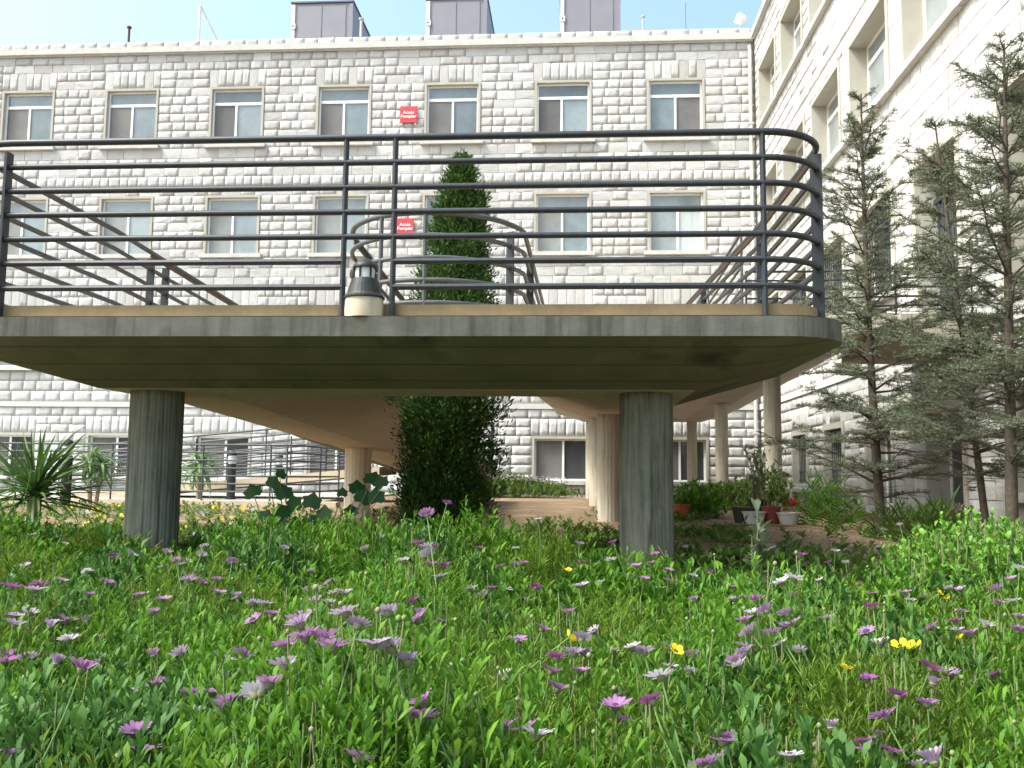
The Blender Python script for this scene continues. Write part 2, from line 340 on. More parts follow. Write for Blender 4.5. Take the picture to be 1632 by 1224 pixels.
def wall_with_holes(name, s0, s1, z0, z1, holes, tf, thick, bld, m, nrm):
    """backing wall: a grid of boxes round the openings"""
    S = sorted(set([s0, s1] + [q for h in holes for q in h[:2]])); Z = sorted(set([z0, z1] + [q for h in holes for q in h[2:]]))
    S = [q for q in S if s0 <= q <= s1]; Z = [q for q in Z if z0 <= q <= z1]; mb = MB()
    for i in range(len(S) - 1):
        for j in range(len(Z) - 1):
            a, b, c, d = S[i], S[i + 1], Z[j], Z[j + 1]; sm, zm = (a + b)/2, (c + d)/2
            if any(h[0] < sm < h[1] and h[2] < zm < h[3] for h in holes): continue
            P = [tf(a, c), tf(b, c), tf(b, d), tf(a, d)]; Q = [Vector(p) + Vector(nrm)*thick for p in P]
            mb.v += [tuple(p) for p in P] + [tuple(p) for p in Q]; k = len(mb.v) - 8
            mb.f += [(k, k + 1, k + 2, k + 3), (k + 7, k + 6, k + 5, k + 4)]
            for q in range(4): mb.f.append((k + q, k + q + 4, k + (q + 1) % 4 + 4, k + (q + 1) % 4))
    return mb.build(name, m, bld)
YF, XW = 26.08, 5.25
X0W, SW, WW = -16.891, 3.305, 1.69
ROWT = [11.697, 8.297, 4.897, 1.113]; WH = 7*.2743 - .0; WHB = 5*.2743
# long facade ------------------------------------------------------
def tfF(s, z): return Vector((s, YF, z))
def scoreF(p, area):
    u, v = proj(p)
    return area if (0 < u < 1200 and 0 < v < 490) else area*.001
bldA = empty('stone_building', (-7, YF, G0), 'long pale limestone building with rows of white framed windows behind the walkway', 'building')
bldA.location = (0, 0, 0)
opA = []; soA = []; winA = []
for r, zt in enumerate(ROWT):
    h = WHB if r == 3 else WH
    for c in range(-1, 7):
        x = X0W + SW*c; opA.append((x - WW/2, x + WW/2, zt - h, zt)); winA.append((x, zt - h + .115, h - .115, r, c))
        if r != 1:
            hh = .553 if r == 0 else (.55 if r == 2 else .507)
            if r == 2: hh = .60
            soA.append((x - WW/2 - .04, x + WW/2 + .04, zt, zt + hh))
FX0 = -21.6
items = build_wall(bldA, FX0, XW - .03, opA, soA, tfF, scoreF)
place_stones(bldA, items, lambda s, z: Vector((s, YF, z)), 0)
wall_with_holes('wall', FX0, XW + .3, -.81, 13.19, [(a, b, c, d) for a, b, c, d in opA], lambda s, z: Vector((s, YF + .006, z)), .35, bldA, M_MORTAR, (0, 1, 0))
c1 = MB(); c1.box(FX0, XW - .06, YF - .14, YF + .3, 12.80, 12.98); c1.box(FX0, XW - .06, YF - .08, YF + .3, 12.765, 12.80)
c1.build('cornice', M_SILL, bldA); MB().box(FX0, XW - .06, YF - .05, YF + .3, 1.893, 2.047).build('belt_course', M_SILL, bldA)
MB().box(FX0, XW + 8, YF + .36, YF + 14, 12.6, 12.9).build('roof', M_PAVE, bldA)
MB().box(FX0, XW + .2, YF + .30, YF + .5, 12.9, 13.16).build('parapet_back', M_TRIM, bldA)
# rooms behind the glass stay dark: one closed back wall
MB().box(FX0, XW + .2, YF + 3.0, YF + 3.2, -.8, 12.6).build('inner_wall', M_MORTAR, bldA)
WT = {0: window_parts(WW, WH - .115, .10, .70, .49, M_SCREEN, M_GLASS, M_GLASS),
      'a': window_parts(WW, WH - .115, .10, .70, .5, M_GLASS, M_SCREEN, M_GLASS),
      1: window_parts(WW, WH - .115, .10, .70, .52, M_SCREENP, M_GLASSP, M_GLASSP),
      2: window_parts(WW, WH - .115, .10, .70, .52, M_SCREENP, M_GLASS, M_GLASSP),
      3: window_parts(WW, WHB - .115, .12, None, .53, M_SCREEN, M_GLASSD, M_GLASSD)}
M_G2 = glass_mat('window_glass_grey', (.165, .20, .215)); M_G3 = glass_mat('window_glass_sky', (.26, .31, .33)); M_S2 = glass_mat('insect_screen_dark', (.125, .12, .118), .55, .25)
WT['b'] = window_parts(WW, WH - .115, .10, .70, .47, M_S2, M_G3, M_G2); WT['c'] = window_parts(WW, WH - .115, .10, .70, .50, M_SCREEN, M_G2, M_GLASS)
WT['d'] = window_parts(WW, WH - .115, .10, .70, .49, M_SCREENP, M_G3, M_GLASSP); WT['e'] = window_parts(WW, WH - .115, .10, .70, .53, M_GLASSP, M_CURT, M_G3)
for x, z, h, r, c in winA:
    key = {0: [0, 'c', 0, 'b', 0, 'c', 'b', 'a'], 1: [1, 'd', 1, 'd', 1, 1, 'd', 'e']}.get(r, [r]*8)[c + 1]
    add_window(bldA, WT[key], (x, YF, z), 0)
dp = MB().tube([(XW - .16, YF - .13, G0), (XW - .16, YF - .13, 12.45), (XW - .16, YF - .05, 12.62)], .055, 10)
for z in (1.2, 4.2, 7.2, 10.2): dp.box(XW - .24, XW - .08, YF - .19, YF - .06, z, z + .05)
dp.build('downpipe', M_PIPE, bldA, True)
# wing at the right ------------------------------------------------
WY1 = 3.2
def tfW(s, z): return Vector((XW, YF - s, z))           # s grows towards the camera
def scoreW(p, area):
    u, v = proj(p)
    return area/max(1, (p.y))**2*(1 if (1195 < u < 1640 and -20 < v < 830) else .0001)
bldB = empty('stone_building', (0, 0, 0), 'tall bright limestone wing with deep windows standing at the right edge', 'building')
WP, WWB, DR = 2.77, 2.2, .30
opB = []; soB = []; winB = []
for r, zt in enumerate(ROWT):
    for c in range(8):
        yfar = 25.5 - WP*c; w = WWB if r < 3 else 1.5; cy = yfar - WWB/2
        zt2, h = (zt, WH) if r < 2 else ((4.897, WH) if r == 2 else (1.113, WHB))
        door = r == 2 and c in (4, 5)
        if door: zt2, h, w = 4.897, 4.897 - 2.22, 1.75
        if r == 3 and c in (3, 4): h = 1.113 - (G0 + .12)
        s = YF - cy; opB.append((s - w/2, s + w/2, zt2 - h, zt2)); winB.append((cy, zt2 - h, h, w, r, c, door))
        if r in (0, 3): soB.append((s - w/2 - .04, s + w/2 + .04, zt2, zt2 + (.553 if r == 0 else .507)))
items = build_wall(bldB, .02, YF - WY1, opB, soB, tfW, scoreW)
place_stones(bldB, items, tfW, -math.pi/2)
wall_with_holes('wall', 0, YF - WY1, -.81, 13.19, opB, lambda s, z: Vector((XW + .006, YF - s, z)), .4, bldB, M_MORTAR, (1, 0, 0))
c2 = MB(); c2.box(XW - .14, XW + .35, WY1, YF - .2, 12.80, 12.98); c2.box(XW - .08, XW + .35, WY1, YF - .2, 12.765, 12.80); c2.build('cornice', M_SILL, bldB)
MB().box(XW - .05, XW + .35, WY1, YF - .06, 1.893, 2.047).build('belt_course', M_SILL, bldB)
for z in (9.777, 6.377): MB().box(XW - .11, XW + .3, WY1, YF - .12, z - .0, z + .10).build('sill_band', M_SILL, bldB)
MB().box(XW + .42, XW + 12, WY1, YF - .1, 12.6, 12.9).build('roof', M_PAVE, bldB)
MB().box(XW + 3, XW + 3.2, WY1, YF - .1, -.8, 12.6).build('inner_wall', M_MORTAR, bldB)
MB().box(XW + .42, XW + 12, WY1 - .25, WY1 - .01, -.8, 13.1).build('end_wall', M_MORTAR, bldB)
WTB = {0: window_parts(WWB, WH - .105, DR, .70, .5, M_GLASSP, M_GLASS, M_GLASSP, .10), 2: window_parts(WWB, WH - .115, DR, None, .5, M_GLASSD, M_GLASSD, M_GLASSD, .12),
       3: window_parts(1.5, WHB - .115, DR, None, .5, M_GLASSD, M_GLASSD, M_GLASSD, .12)}
def grille_mesh(w, h, n):
    mb = MB()
    for i in range(n): x = -w/2 + w*(i + .5)/n; mb.tube([(x, 0, .02), (x, 0, h)], .011, 6)
    for z in (.06, h*.25, h*.78, h - .06): mb.box(-w/2, w/2, -.012, .012, z - .018, z + .018)
    return mb.mesh('grille', M_GRILLE)
GR2 = grille_mesh(WWB - .24, WH - .24, 13); GR3 = grille_mesh(1.26, WHB - .24, 9)
for cy, z, h, w, r, c, door in winB:
    if door:
        mb = MB(); o = w/2; i = o - .13
        mb.box(-o, -i, -.03, DR + .1, 0, h); mb.box(i, o, -.03, DR + .1, 0, h); mb.box(-i, i, -.03, DR + .1, h - .16, h)
        d = ob('door', mb.mesh('surround', M_TRIM), bldB, (XW, cy, z), (0, 0, -math.pi/2))
        lf = MB(); lf.box(-i, i, DR, DR + .05, .0, h - .16); lf.build('leaf', M_GRILLE, d)
        gl = MB().box(-i + .1, i - .1, DR - .008, DR - .002, .9, h - .75); gl.build('pane', M_GLASSD, d)
        for q in range(8): x = -i + .14 + (2*i - .28)*q/7; MB().tube([(x, DR - .03, .85), (x, DR - .03, h - .7)], .011, 6).build('bar', M_GRILLE, d)
        for zz in (.05, .82, h - .70, h - .30): MB().box(-i, i, DR - .05, DR - .01, zz, zz + .07).build('crossbar', M_GRILLE, d)
        MB().box(-.02, .02, DR - .07, DR - .05, 1.0, 1.18).build('handle', M_BARE, d)
        continue
    if r == 3 and h > WHB + .05:
        wp = window_parts(1.5, h, DR, None, .5, M_GLASSD, M_GLASSD, M_GLASSD, .12); add_window(bldB, wp, (XW, cy, z), -math.pi/2); continue
    low = .105 if r < 2 else .115
    wn = add_window(bldB, WTB[0 if r < 2 else r], (XW, cy, z + low), -math.pi/2)
    if r == 2: ob('grille', GR2, wn, (0, .12, .02))
    if r == 3: ob('grille', GR3, wn, (0, .12, .02))
# ------------------------------------------------------------------ things on the roof and walls
def cabinet(u0, u1, vt, Y, label):
    a = atY(u0, 50, Y); b = atY(u1, 50, Y); zt = atY((u0 + u1)/2, vt, Y).z; w = b.x - a.x; x = (a.x + b.x)/2; zb = 12.9
    e = empty('rooftop_cabinet', (x, Y, zb), label, 'cabinet', 'cabinets on the roof'); h = zt - zb
    bevel(MB().box(-w/2, w/2, 0, 2.6, 0, h).build('body', M_CAB, e), .02)
    for i in range(2):
        x0 = -w/2 + .22 + (w - .44)/2*i; MB().box(x0 + .015, x0 + (w - .44)/2 - .015, -.02, -.002, .04, h - .1).build('panel', M_CAB, e)
    for s in (-1, 1): MB().box(s*w/2 - (.12 if s > 0 else 0), s*w/2 + (0 if s > 0 else .12), -.035, -.003, .0, h - .05).build('corner_post', M_BARE if s < 0 else M_CAB, e)
    MB().box(-w/2 - .03, w/2 + .03, -.05, 2.65, h, h + .05).build('lid', M_CABD, e)
    pl = MB().box(-w/2 - .01, -w/2 + .15, -.06, -.037, h*.62, h*.62 + .17).build('plaque', M_WHITE, e)
    MB().lathe([(.03, 0), (.03, .006)], 10).build('dot', M_BLACK, pl, loc=(-w/2 + .07, -.061, h*.62 + .085), rot=(math.pi/2, 0, 0))
cabinet(464, 562, 5, YF + 1.6, 'grey metal rooftop cabinet nearest the white pole frame')
cabinet(679, 776, -1, YF + 1.6, 'grey metal rooftop cabinet in the middle of the three')
cabinet(893, 989, -9, YF + 1.6, 'grey metal rooftop cabinet at the right, nearest the corner')
def vent(u, vt, Y, r, label, m):
    a = atY(u, vt, Y); e = empty('vent_pipe', (a.x, Y, 12.9), label, 'pipe', 'vent pipes on the roof'); h = a.z - 12.9
    MB().tube([(0, 0, 0), (0, 0, h)], r, 10).build('pipe', m, e, True); MB().lathe([(r*1.2, 0), (r*1.9, .03), (r*1.9, .07), (r*.6, .1)], 12).build('cap', m, e, True, loc=(0, 0, h))
vent(206, 46, YF + 1, .04, 'thin rusty vent pipe on the roof at far left', M_RUST)
vent(576, 33, YF + .9, .045, 'pale vent pipe beside the leftmost rooftop cabinet', M_PIPE); vent(1025, 29, YF + 1, .035, 'thin pale vent pipe right of the last rooftop cabinet', M_PIPE)
e = empty('roof_frame', (atY(317, 50, YF + 1).x, YF + 1, 12.9), 'white pole with a slanting stay on the left of the roof', 'frame')
MB().tube([(0, 0, 0), (0, 0, atY(319, 8, YF + 1).z - 12.9)], .05, 8).build('pole', M_WHITE, e, True)
zz = atY(321, 10, YF + 1).z - 12.9; MB().tube([(.02, 0, zz), (.9, .1, .2), (1.05, .12, 0)], .035, 8).build('stay', M_PIPE, e, True)
e = empty('antenna', (atY(1093, 40, YF + 2).x, YF + 2, 12.9), 'hair-thin antenna rod rising from the roof', 'antenna')
MB().tube([(0, 0, 0), (0, 0, 2.2)], .012, 6).build('rod', M_CABD, e); MB().lathe([(.05, 0), (.05, .1)], 10).build('foot', M_CABD, e)
a = atY(1180, 36, YF - .0); e = empty('floodlight', (a.x, YF + .05, 13.19), 'white drum floodlight on the parapet near the building corner', 'lamp')
MB().tube([(0, 0, 0), (0, 0, .16)], .035, 8).build('bracket', M_PIPE, e); MB().lathe([(.11, -.16), (.15, -.14), (.16, .1), (.12, .16)], 16).build('drum', M_WHITE, e, True, loc=(.02, 0, .3), rot=(.5, .5, 0))
# signs
def text_mesh(txt, size, m, bold=.012):
    c = bpy.data.curves.new('lettering', 'FONT'); c.body = txt; c.size = size; c.align_x = 'CENTER'; c.align_y = 'CENTER'; c.extrude = .004; c.offset = bold; c.space_line = .85
    o = bpy.data.objects.new('tmp', c); COL.objects.link(o); bpy.context.view_layer.update()
    me = bpy.data.meshes.new_from_object(o.evaluated_get(bpy.context.evaluated_depsgraph_get())); bpy.data.objects.remove(o); me.materials.clear(); me.materials.append(m); return me
TX = text_mesh('Accès\nPompier', .140, M_WHITE, .0015)
def sign(x, z, label):
    e = empty('wall_sign', (x, YF - .075, z), label, 'sign', 'red fire access signs')
    bevel(MB().box(-.26, .26, -.012, .012, -.25, .25).build('plate', M_RED, e), .004); t = ob('lettering', TX, e, (0, -.0165, .0), (math.pi/2, 0, 0))
    for s in (-1, 1): MB().box(s*.2 - .02, s*.2 + .02, .013, .07, -.31, .2).build('bracket', M_BARE, e)
sx = (atY(638, 185, YF).x + atY(666, 185, YF).x)/2
sign(sx, 10.70, 'square red sign on the wall between upper windows, fully readable'); sign(sx - .03, 7.27, 'red sign behind the railing bars, half hidden beside the cypress')
# ------------------------------------------------------------------ raised walkway
ZD = .90; TE = .115; DS = .35; HF = .27
XOL, XIL, XIR, XOR, YN, YI = -4.02, -1.78, -.50, 1.58, 5.10, 6.66
def zL(y): return ZD - .042*max(0, y - 7.2) - .02*max(0, y - 12)
def zR(y): return ZD + .055*max(0, y - 7.2)
def zmain(x, y): return zL(y) if x < -1.14 else zR(y)
def arc(cx, cy, r, a0, a1, n): return [(cx + r*math.cos(math.radians(a0 + (a1 - a0)*i/n)), cy + r*math.sin(math.radians(a0 + (a1 - a0)*i/n))) for i in range(n + 1)]
# matching samples: far-left arm, corners, far-right arm
YFAR_L, YFAR_R = 20.8, 15.0
yl = [YFAR_L, 17, 14, 12, 10, 8.5, 7.2]; yr = [7.2, 8.5, 10, 12, 15.0]; RC = .42
outer = [(XOL, y) for y in yl] + arc(XOL + RC, YN + RC, RC, 180, 270, 10) + [(-2, YN), (-.8, YN), (.4, YN)] + arc(XOR - RC, YN + RC, RC, 270, 360, 12) + [(XOR, y) for y in yr]
CL, CR, CY = -2.9, .50, 6.10
so = [(CL - HF, y) for y in yl] + arc(CL - HF + .02, CY - HF + .02, .02, 180, 270, 10) + [(-2, CY - HF), (-.8, CY - HF), (.4, CY - HF)] + arc(CR + HF - .02, CY - HF + .02, .02, 270, 360, 12) + [(CR + HF, y) for y in yr]
ra = (XIR - XIL)/2 + .09; cx = (XIR + XIL)/2
inner = [(XIL, y) for y in yl] + arc(cx, YI + .72, (XIR - XIL)/2, 180, 360, 24) + [(XIR, y) for y in yr]
si = [(CL + HF, y) for y in yl] + [(CL + HF + (CR - CL - 2*HF)*i/24, CY + HF) for i in range(25)] + [(CR - HF, y) for y in yr]
walk = empty('elevated_walkway', (0, 0, 0), 'stained concrete ramp walkway on round columns crossing the middle', 'walkway')
def strip(A, za, B, zb, zf, flip):
    n = len(A); v = [(x, y, zf(x, y) + za) for x, y in A] + [(x, y, zf(x, y) + zb) for x, y in B]; f = [(i, i + 1, n + i + 1, n + i) for i in range(n - 1)]
    return v, [q[::-1] for q in f] if flip else f
def resample(P, k):
    d = [0]
    for a, b in zip(P, P[1:]): d.append(d[-1] + math.dist(a, b))
    return [tuple(float(np.interp(d[-1]*i/(k - 1), d, [p[c] for p in P])) for c in (0, 1)) for i in range(k)]
SOF = [M_SOFFIT2]
def make_walkway(root, outer, inner, so, si, zf, front_mat):
    fm = MB(); fm.add(*strip(outer, 0, outer, -TE, zf, True)); fm.add(*strip(inner, 0, inner, -TE, zf, False)); fm.build('fascia', M_CONC, root)
    MB().add(*strip(outer, -TE, so, -DS, zf, True)).build('outer_haunch', front_mat, root)
    MB().add(*strip(inner, -TE, si, -DS, zf, False)).build('inner_haunch', SOF[0], root)
    # flat spine underside and deck, fan of quads between matched outlines
    na, nb = len(so), len(si); k = max(na, nb)
    A = so if na == k else so; B = si
    v = [(x, y, zf(x, y) - DS) for x, y in A] + [(x, y, zf(x, y) - DS) for x, y in B]; f = []
    i = j = 0
    while i < na - 1 or j < nb - 1:
        if j == nb - 1 or (i < na - 1 and (i + 1)/(na - 1) <= (j + 1)/(nb - 1)): f.append((i, i + 1, na + j)); i += 1
        else: f.append((i, na + j + 1, na + j)); j += 1
    MB().add(v, f).build('spine_soffit', SOF[0], root)
    na, nb = len(outer), len(inner)
    v = [(x, y, zf(x, y)) for x, y in outer] + [(x, y, zf(x, y)) for x, y in inner]; f = []; i = j = 0
    while i < na - 1 or j < nb - 1:
        if j == nb - 1 or (i < na - 1 and (i + 1)/(na - 1) <= (j + 1)/(nb - 1)): f.append((i, na + j, i + 1)); i += 1
        else: f.append((i, na + j, na + j + 1)); j += 1
    MB().add(v, f).build('deck', M_TAN, root)
make_walkway(walk, outer, inner, so, si, zmain, M_SOFFIT)
# end caps
def endcap(root, x0, x1, xc, y, z):
    MB().add([(x0, y, z), (x0, y, z - TE), (xc - HF, y, z - DS), (xc + HF, y, z - DS), (x1, y, z - TE), (x1, y, z)], [(0, 1, 2, 3, 4, 5)]).build('end_face', SOF[0], root)
endcap(walk, XOL, XIL, CL, YFAR_L, zL(YFAR_L))
# raised tan kerb just inside the posts
def offset_line(P, d):
    R = []
    for i, (x, y) in enumerate(P):
        a = P[max(i - 1, 0)]; b = P[min(i + 1, len(P) - 1)]; t = Vector((b[0] - a[0], b[1] - a[1])).normalized(); R.append((x - t.y*d, y + t.x*d))
    return R
def ribbon(root, P, d0, d1, h, zf, m, name):
    A = offset_line(P, d0); B = offset_line(P, d1); n = len(P); v = []
    for Q in (A, B):
        for hh in (0.002, h): v += [(x, y, zf(px, py) + hh) for (x, y), (px, py) in zip(Q, P)]
    f = []
    for i in range(n - 1): f += [(i, i + 1, n + i + 1, n + i), (n + i, n + i + 1, 3*n + i + 1, 3*n + i), (2*n + i + 1, 2*n + i, 3*n + i, 3*n + i + 1)]
    f += [(0, n, 3*n, 2*n), (n - 1, 3*n - 1, 4*n - 1, 2*n - 1)]
    MB().add(v, f).build(name, m, root)
ribbon(walk, outer, .128, .28, .092, zmain, M_KERB, 'kerb'); ribbon(walk, inner, -.17, -.30, .062, zmain, M_KERB, 'kerb')
MB().add(*strip(outer, .004, offset_line(outer, .125), .004, zmain, False)).build('ledge_top', M_PED, walk)
def column(root, x, y, zb, zt, r, m, name='column'):
    mb = MB(); n = 66; h = zt - zb; rr = random.Random(int(x*100))
    rad = [r - (.0045 if j % 3 == 0 else rr.uniform(0, .0012)) for j in range(n)]
    for z in (0, h*.33, h*.66, h):
        for j in range(n): t = 2*math.pi*(j + (.22 if j % 3 == 1 else -.22 if j % 3 == 2 else 0)*-1)/n; mb.v.append((rad[j]*math.cos(t), rad[j]*math.sin(t), z))
    for i in range(3):
        for j in range(n): mb.f.append((i*n + j, i*n + (j + 1) % n, (i + 1)*n + (j + 1) % n, (i + 1)*n + j))
    mb.f += [tuple(range(n))[::-1], tuple(range(3*n, 4*n))]
    mb.build(name, m, root, loc=(x, y, zb))
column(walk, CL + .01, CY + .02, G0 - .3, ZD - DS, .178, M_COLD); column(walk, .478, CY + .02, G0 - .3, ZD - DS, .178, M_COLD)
column(walk, CL - .02, 12.2, G0 - .3, zL(12.2) - DS + .01, .18, M_SOFFIT2)
column(walk, CL - .02, 18.3, G0 - .3, zL(18.3) - DS + .01, .18, M_SOFFIT2)
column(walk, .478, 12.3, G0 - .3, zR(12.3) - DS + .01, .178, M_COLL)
# far half: ramp goes on, turns at the back and comes towards the wing door
def zfar(x, y):
    if x < 1.84: return zR(min(y, 23.6))
    return zR(23.6) + .028*max(0, 23.6 - y)
walk2 = empty('elevated_walkway', (0, 0, 0), 'pale upper ramp on slim columns leading back to the wing door', 'walkway')
yl2 = [15.0, 17, 19, 21, 23.0]; yr2 = [23.0, 21, 19, 17, 15, 13, 11.9]
XO2 = 4.12; XI2 = 2.08
outer2 = [(XIR, y) for y in yl2] + arc(XIR + .5, 25.3 - .5, .5, 180, 90, 8) + [(1.0, 25.3), (2.4, 25.3)] + arc(XO2 - .5, 25.3 - .5, .5, 90, 0, 8) + [(XO2, y) for y in yr2]
so2 = [(CR - HF, y) for y in yl2] + arc(CR - HF + .02, 24.6 - .02, .02, 180, 90, 8) + [(1.0, 24.6), (2.4, 24.6)] + arc(3.1 + HF - .02, 24.6 - .02, .02, 90, 0, 8) + [(3.1 + HF, y) for y in yr2]
inner2 = [(XOR, y) for y in yl2] + arc((XOR + XI2)/2, 23.0 + .1, (XI2 - XOR)/2, 180, 0, 12) + [(XI2, y) for y in yr2]
si2 = [(CR + HF, y) for y in yl2] + [(CR + HF + (3.1 - HF - CR - HF)*i/12, 24.05) for i in range(13)] + [(3.1 - HF, y) for y in yr2]
def flipx(P): return P[::-1]
M_SOF3 = mat('pale_soffit_concrete', (.56, .52, .455), .9, .1, noise=((.48, .44, .38), 1.6, .2), bump=(12, .25, .006))
SOF[0] = M_SOF3
make_walkway(walk2, flipx(outer2), flipx(inner2), flipx(so2), flipx(si2), zfar, M_SOF3)
ribbon(walk2, flipx(outer2), .10, .22, .06, zfar, M_KERB, 'kerb')
endcap(walk2, XI2, XO2, 3.1, 11.9, zfar(3, 11.9))
for y in (14.6, 19.6, 24.5): column(walk2, 3.12, y, G0 - .3, zfar(3, y) - DS + .01, .135, M_COLL)
for y in (18.4, 24.4): column(walk2, .478, y, G0 - .3, zR(min(y, 23.6)) - DS + .01, .178, M_COLL)
zp = zfar(3, 13)
MB().box(XO2 + .004, XW - .07, 11.7, 14.3, zp - .34, zp - .01).build('door_landing', M_COLL, walk2)
# low first flight, from the path up to the left ramp
fl = empty('entry_ramp', (-7.5, 19.7, G0), 'low tan ramp rising from the paved path behind the left ramp', 'ramp')
zt = zL(20.8)
v = boxv(-4.1, 3.45, -.9, .95, 0, 0); v = [(-3.6, -.9, -.1), (3.45, -.9, zt - G0 - .17), (3.45, .95, zt - G0 - .17), (-3.6, .95, -.1), (-3.6, -.9, .06), (3.45, -.9, zt - G0 - .01), (3.45, .95, zt - G0 - .01), (-3.6, .95, .06)]
MB().add(v, BF).build('slab', M_TAN, fl)
# ------------------------------------------------------------------ railings
HB = [1.10, .947, .795, .645, .495, .345, .192]
def rail_path(P, zf, h): return [(x, y, zf(x, y) + h) for x, y in P]
def railing(label, P, zf, posts, r=.0185, m=M_RAIL, bars=HB, flat=(), gaps=None, pr=.0175, handrail=None, group='railings of the walkway', hm=None):
    """P: plan outline; posts: indices along P ; flat: posts that are wide flat bars"""
    b = P[len(P)//2]; e = empty('railing', (0, 0, 0), label, 'railing', group)
    for k, h in enumerate(bars):
        if gaps and k in gaps[0]:
            i0, i1 = gaps[1], gaps[2]
            MB().tube(rail_path(P[:i0 + 1], zf, h), r, 8).build('rail', m, e, True); MB().tube(rail_path(P[i1:], zf, h), r, 8).build('rail', m, e, True)
        else: MB().tube(rail_path(P, zf, h), r*(1.14 if k == 0 else 1), 10).build('rail', m if not (hm and k == 0) else hm, e, True)
    for i in posts:
        x, y = P[i]; z = zf(x, y)
        if i in flat:
            a = P[max(i - 1, 0)]; c = P[min(i + 1, len(P) - 1)]; t = Vector((c[0] - a[0], c[1] - a[1], 0)).normalized(); q = t.cross(Vector((0, 0, 1)))
            mb = MB(); w, th = .034, .008
            mb.v = [tuple(Vector((x, y, z + zz)) + t*(sx_*th) + q*(sy_*w)) for zz in (0, bars[0] - .06) for sx_, sy_ in ((-1, -1), (1, -1), (1, 1), (-1, 1))]; mb.f = list(BF)
            mb.build('post', M_RAIL, e)
        else: MB().tube([(x, y, z), (x, y, z + bars[0])], pr, 8).build('post', m, e, True)
        MB().lathe([(pr*2.2, 0), (pr*2.2, .006)], 10).build('base_plate', m, e, loc=(x, y, z + .003))
    if handrail:
        x0, x1 = handrail; MB().tube([(x, y, z - .035) for x, y, z in rail_path(P[x0:x1 + 1], zf, bars[0])], .016, 6).build('primer_strip', M_RUST, e)
    return e
ra_ = .37
pA = atY(8, 350, 5.2).x; pB = atY(549, 350, 5.2).x; pC = atY(628, 350, 5.2).x; pD = atY(1217, 350, 5.2).x
front = arc(-3.83 + ra_, 5.2 + ra_, ra_, 180, 270, 10) + [(pA, 5.2), (pB, 5.2), (pC, 5.2), (pD, 5.2)] + arc(pD + .02, 5.2 + ra_, ra_, 270, 360, 12)
nF = 11
XRR = front[-1][0]
side_r = [(XRR, y) for y in (7.2, 8.8, 10.4, 12, 13.5, 15.0)]
Pf = front + side_r
railing('long front railing of seven dark pipes with rounded right corner', Pf, zmain, [nF, nF + 1, nF + 2, nF + 3, nF + 13, nF + 17, nF + 19], flat=(nF, nF + 13, nF + 17, nF + 19), gaps=((5, 6), nF + 1, nF + 2), handrail=(nF + 16, nF + 21))
Pl = [(-3.83, y) for y in (5.58, 7.2, 7.85, 8.15, 9.5, 11, 12.5, 14, 16, 18, 20.7)]
railing('outer railing running back along the left ramp', Pl, zmain, [2, 3, 5, 7, 9, 10], flat=(2, 3, 5, 7, 9, 10), m=M_RAILG, handrail=(2, 9))
rI = .725; cxI = -1.145
Pi = [(cxI - rI, y) for y in (20.7, 18, 16, 14, 12, 10, 8.4)] + arc(cxI, 6.76 + rI, rI, 180, 360, 24) + [(cxI + rI, y) for y in (8.4, 10, 12, 13.5, 15)]
HBI = [1.10, .925, .75, .575, .40, .225]
railing('curved inner railing wrapped round the opening where the cypress grows', Pi, zmain, [0, 2, 4, 5, 6, 15, 19, 27, 32, 34], bars=HBI, flat=(0, 2, 4, 5, 6, 27, 32, 34), m=M_RAILG, handrail=(3, 7))
# far ramps
Pr2 = [(XRR - .06, y) for y in (15.06, 17, 19, 21, 22.8)] + arc((XRR + 2.2)/2 - .03, 23.1, (2.2 - XRR)/2 + .03, 180, 0, 10) + [(2.2, y) for y in (22.8, 21, 19, 17, 15, 13, 12.0)]
railing('inner railing of the far upper ramp, seen through the corner bars', Pr2, zfar, [0, 2, 4, 16, 18, 20, 22], m=M_RAILG, flat=(2, 18))
Po2 = [(XIR + .1, y) for y in (15.06, 17, 19, 21, 23.0)] + arc(XIR + .6, 24.7, .5, 180, 90, 8) + [(1, 25.2), (2.4, 25.2)] + arc(XO2 - .6, 24.7, .5, 90, 0, 8) + [(XO2 - .1, y) for y in (23, 21, 19, 17, 15, 14.35)]
railing('outer railing round the far turn by the long building', Po2, zfar, [0, 2, 4, 13, 14, 24, 26, 28], m=M_RAILG, flat=(13, 26))
Pd = [(2.25, 11.98), (3.2, 11.98), (XO2, 11.85), (XW - .2, 11.8)]
railing('short railing in front of the wing door behind the cedars', Pd, lambda x, y: zp, [0, 1, 2, 3], bars=[.60, .48, .36, .24, .12], r=.014, pr=.014)
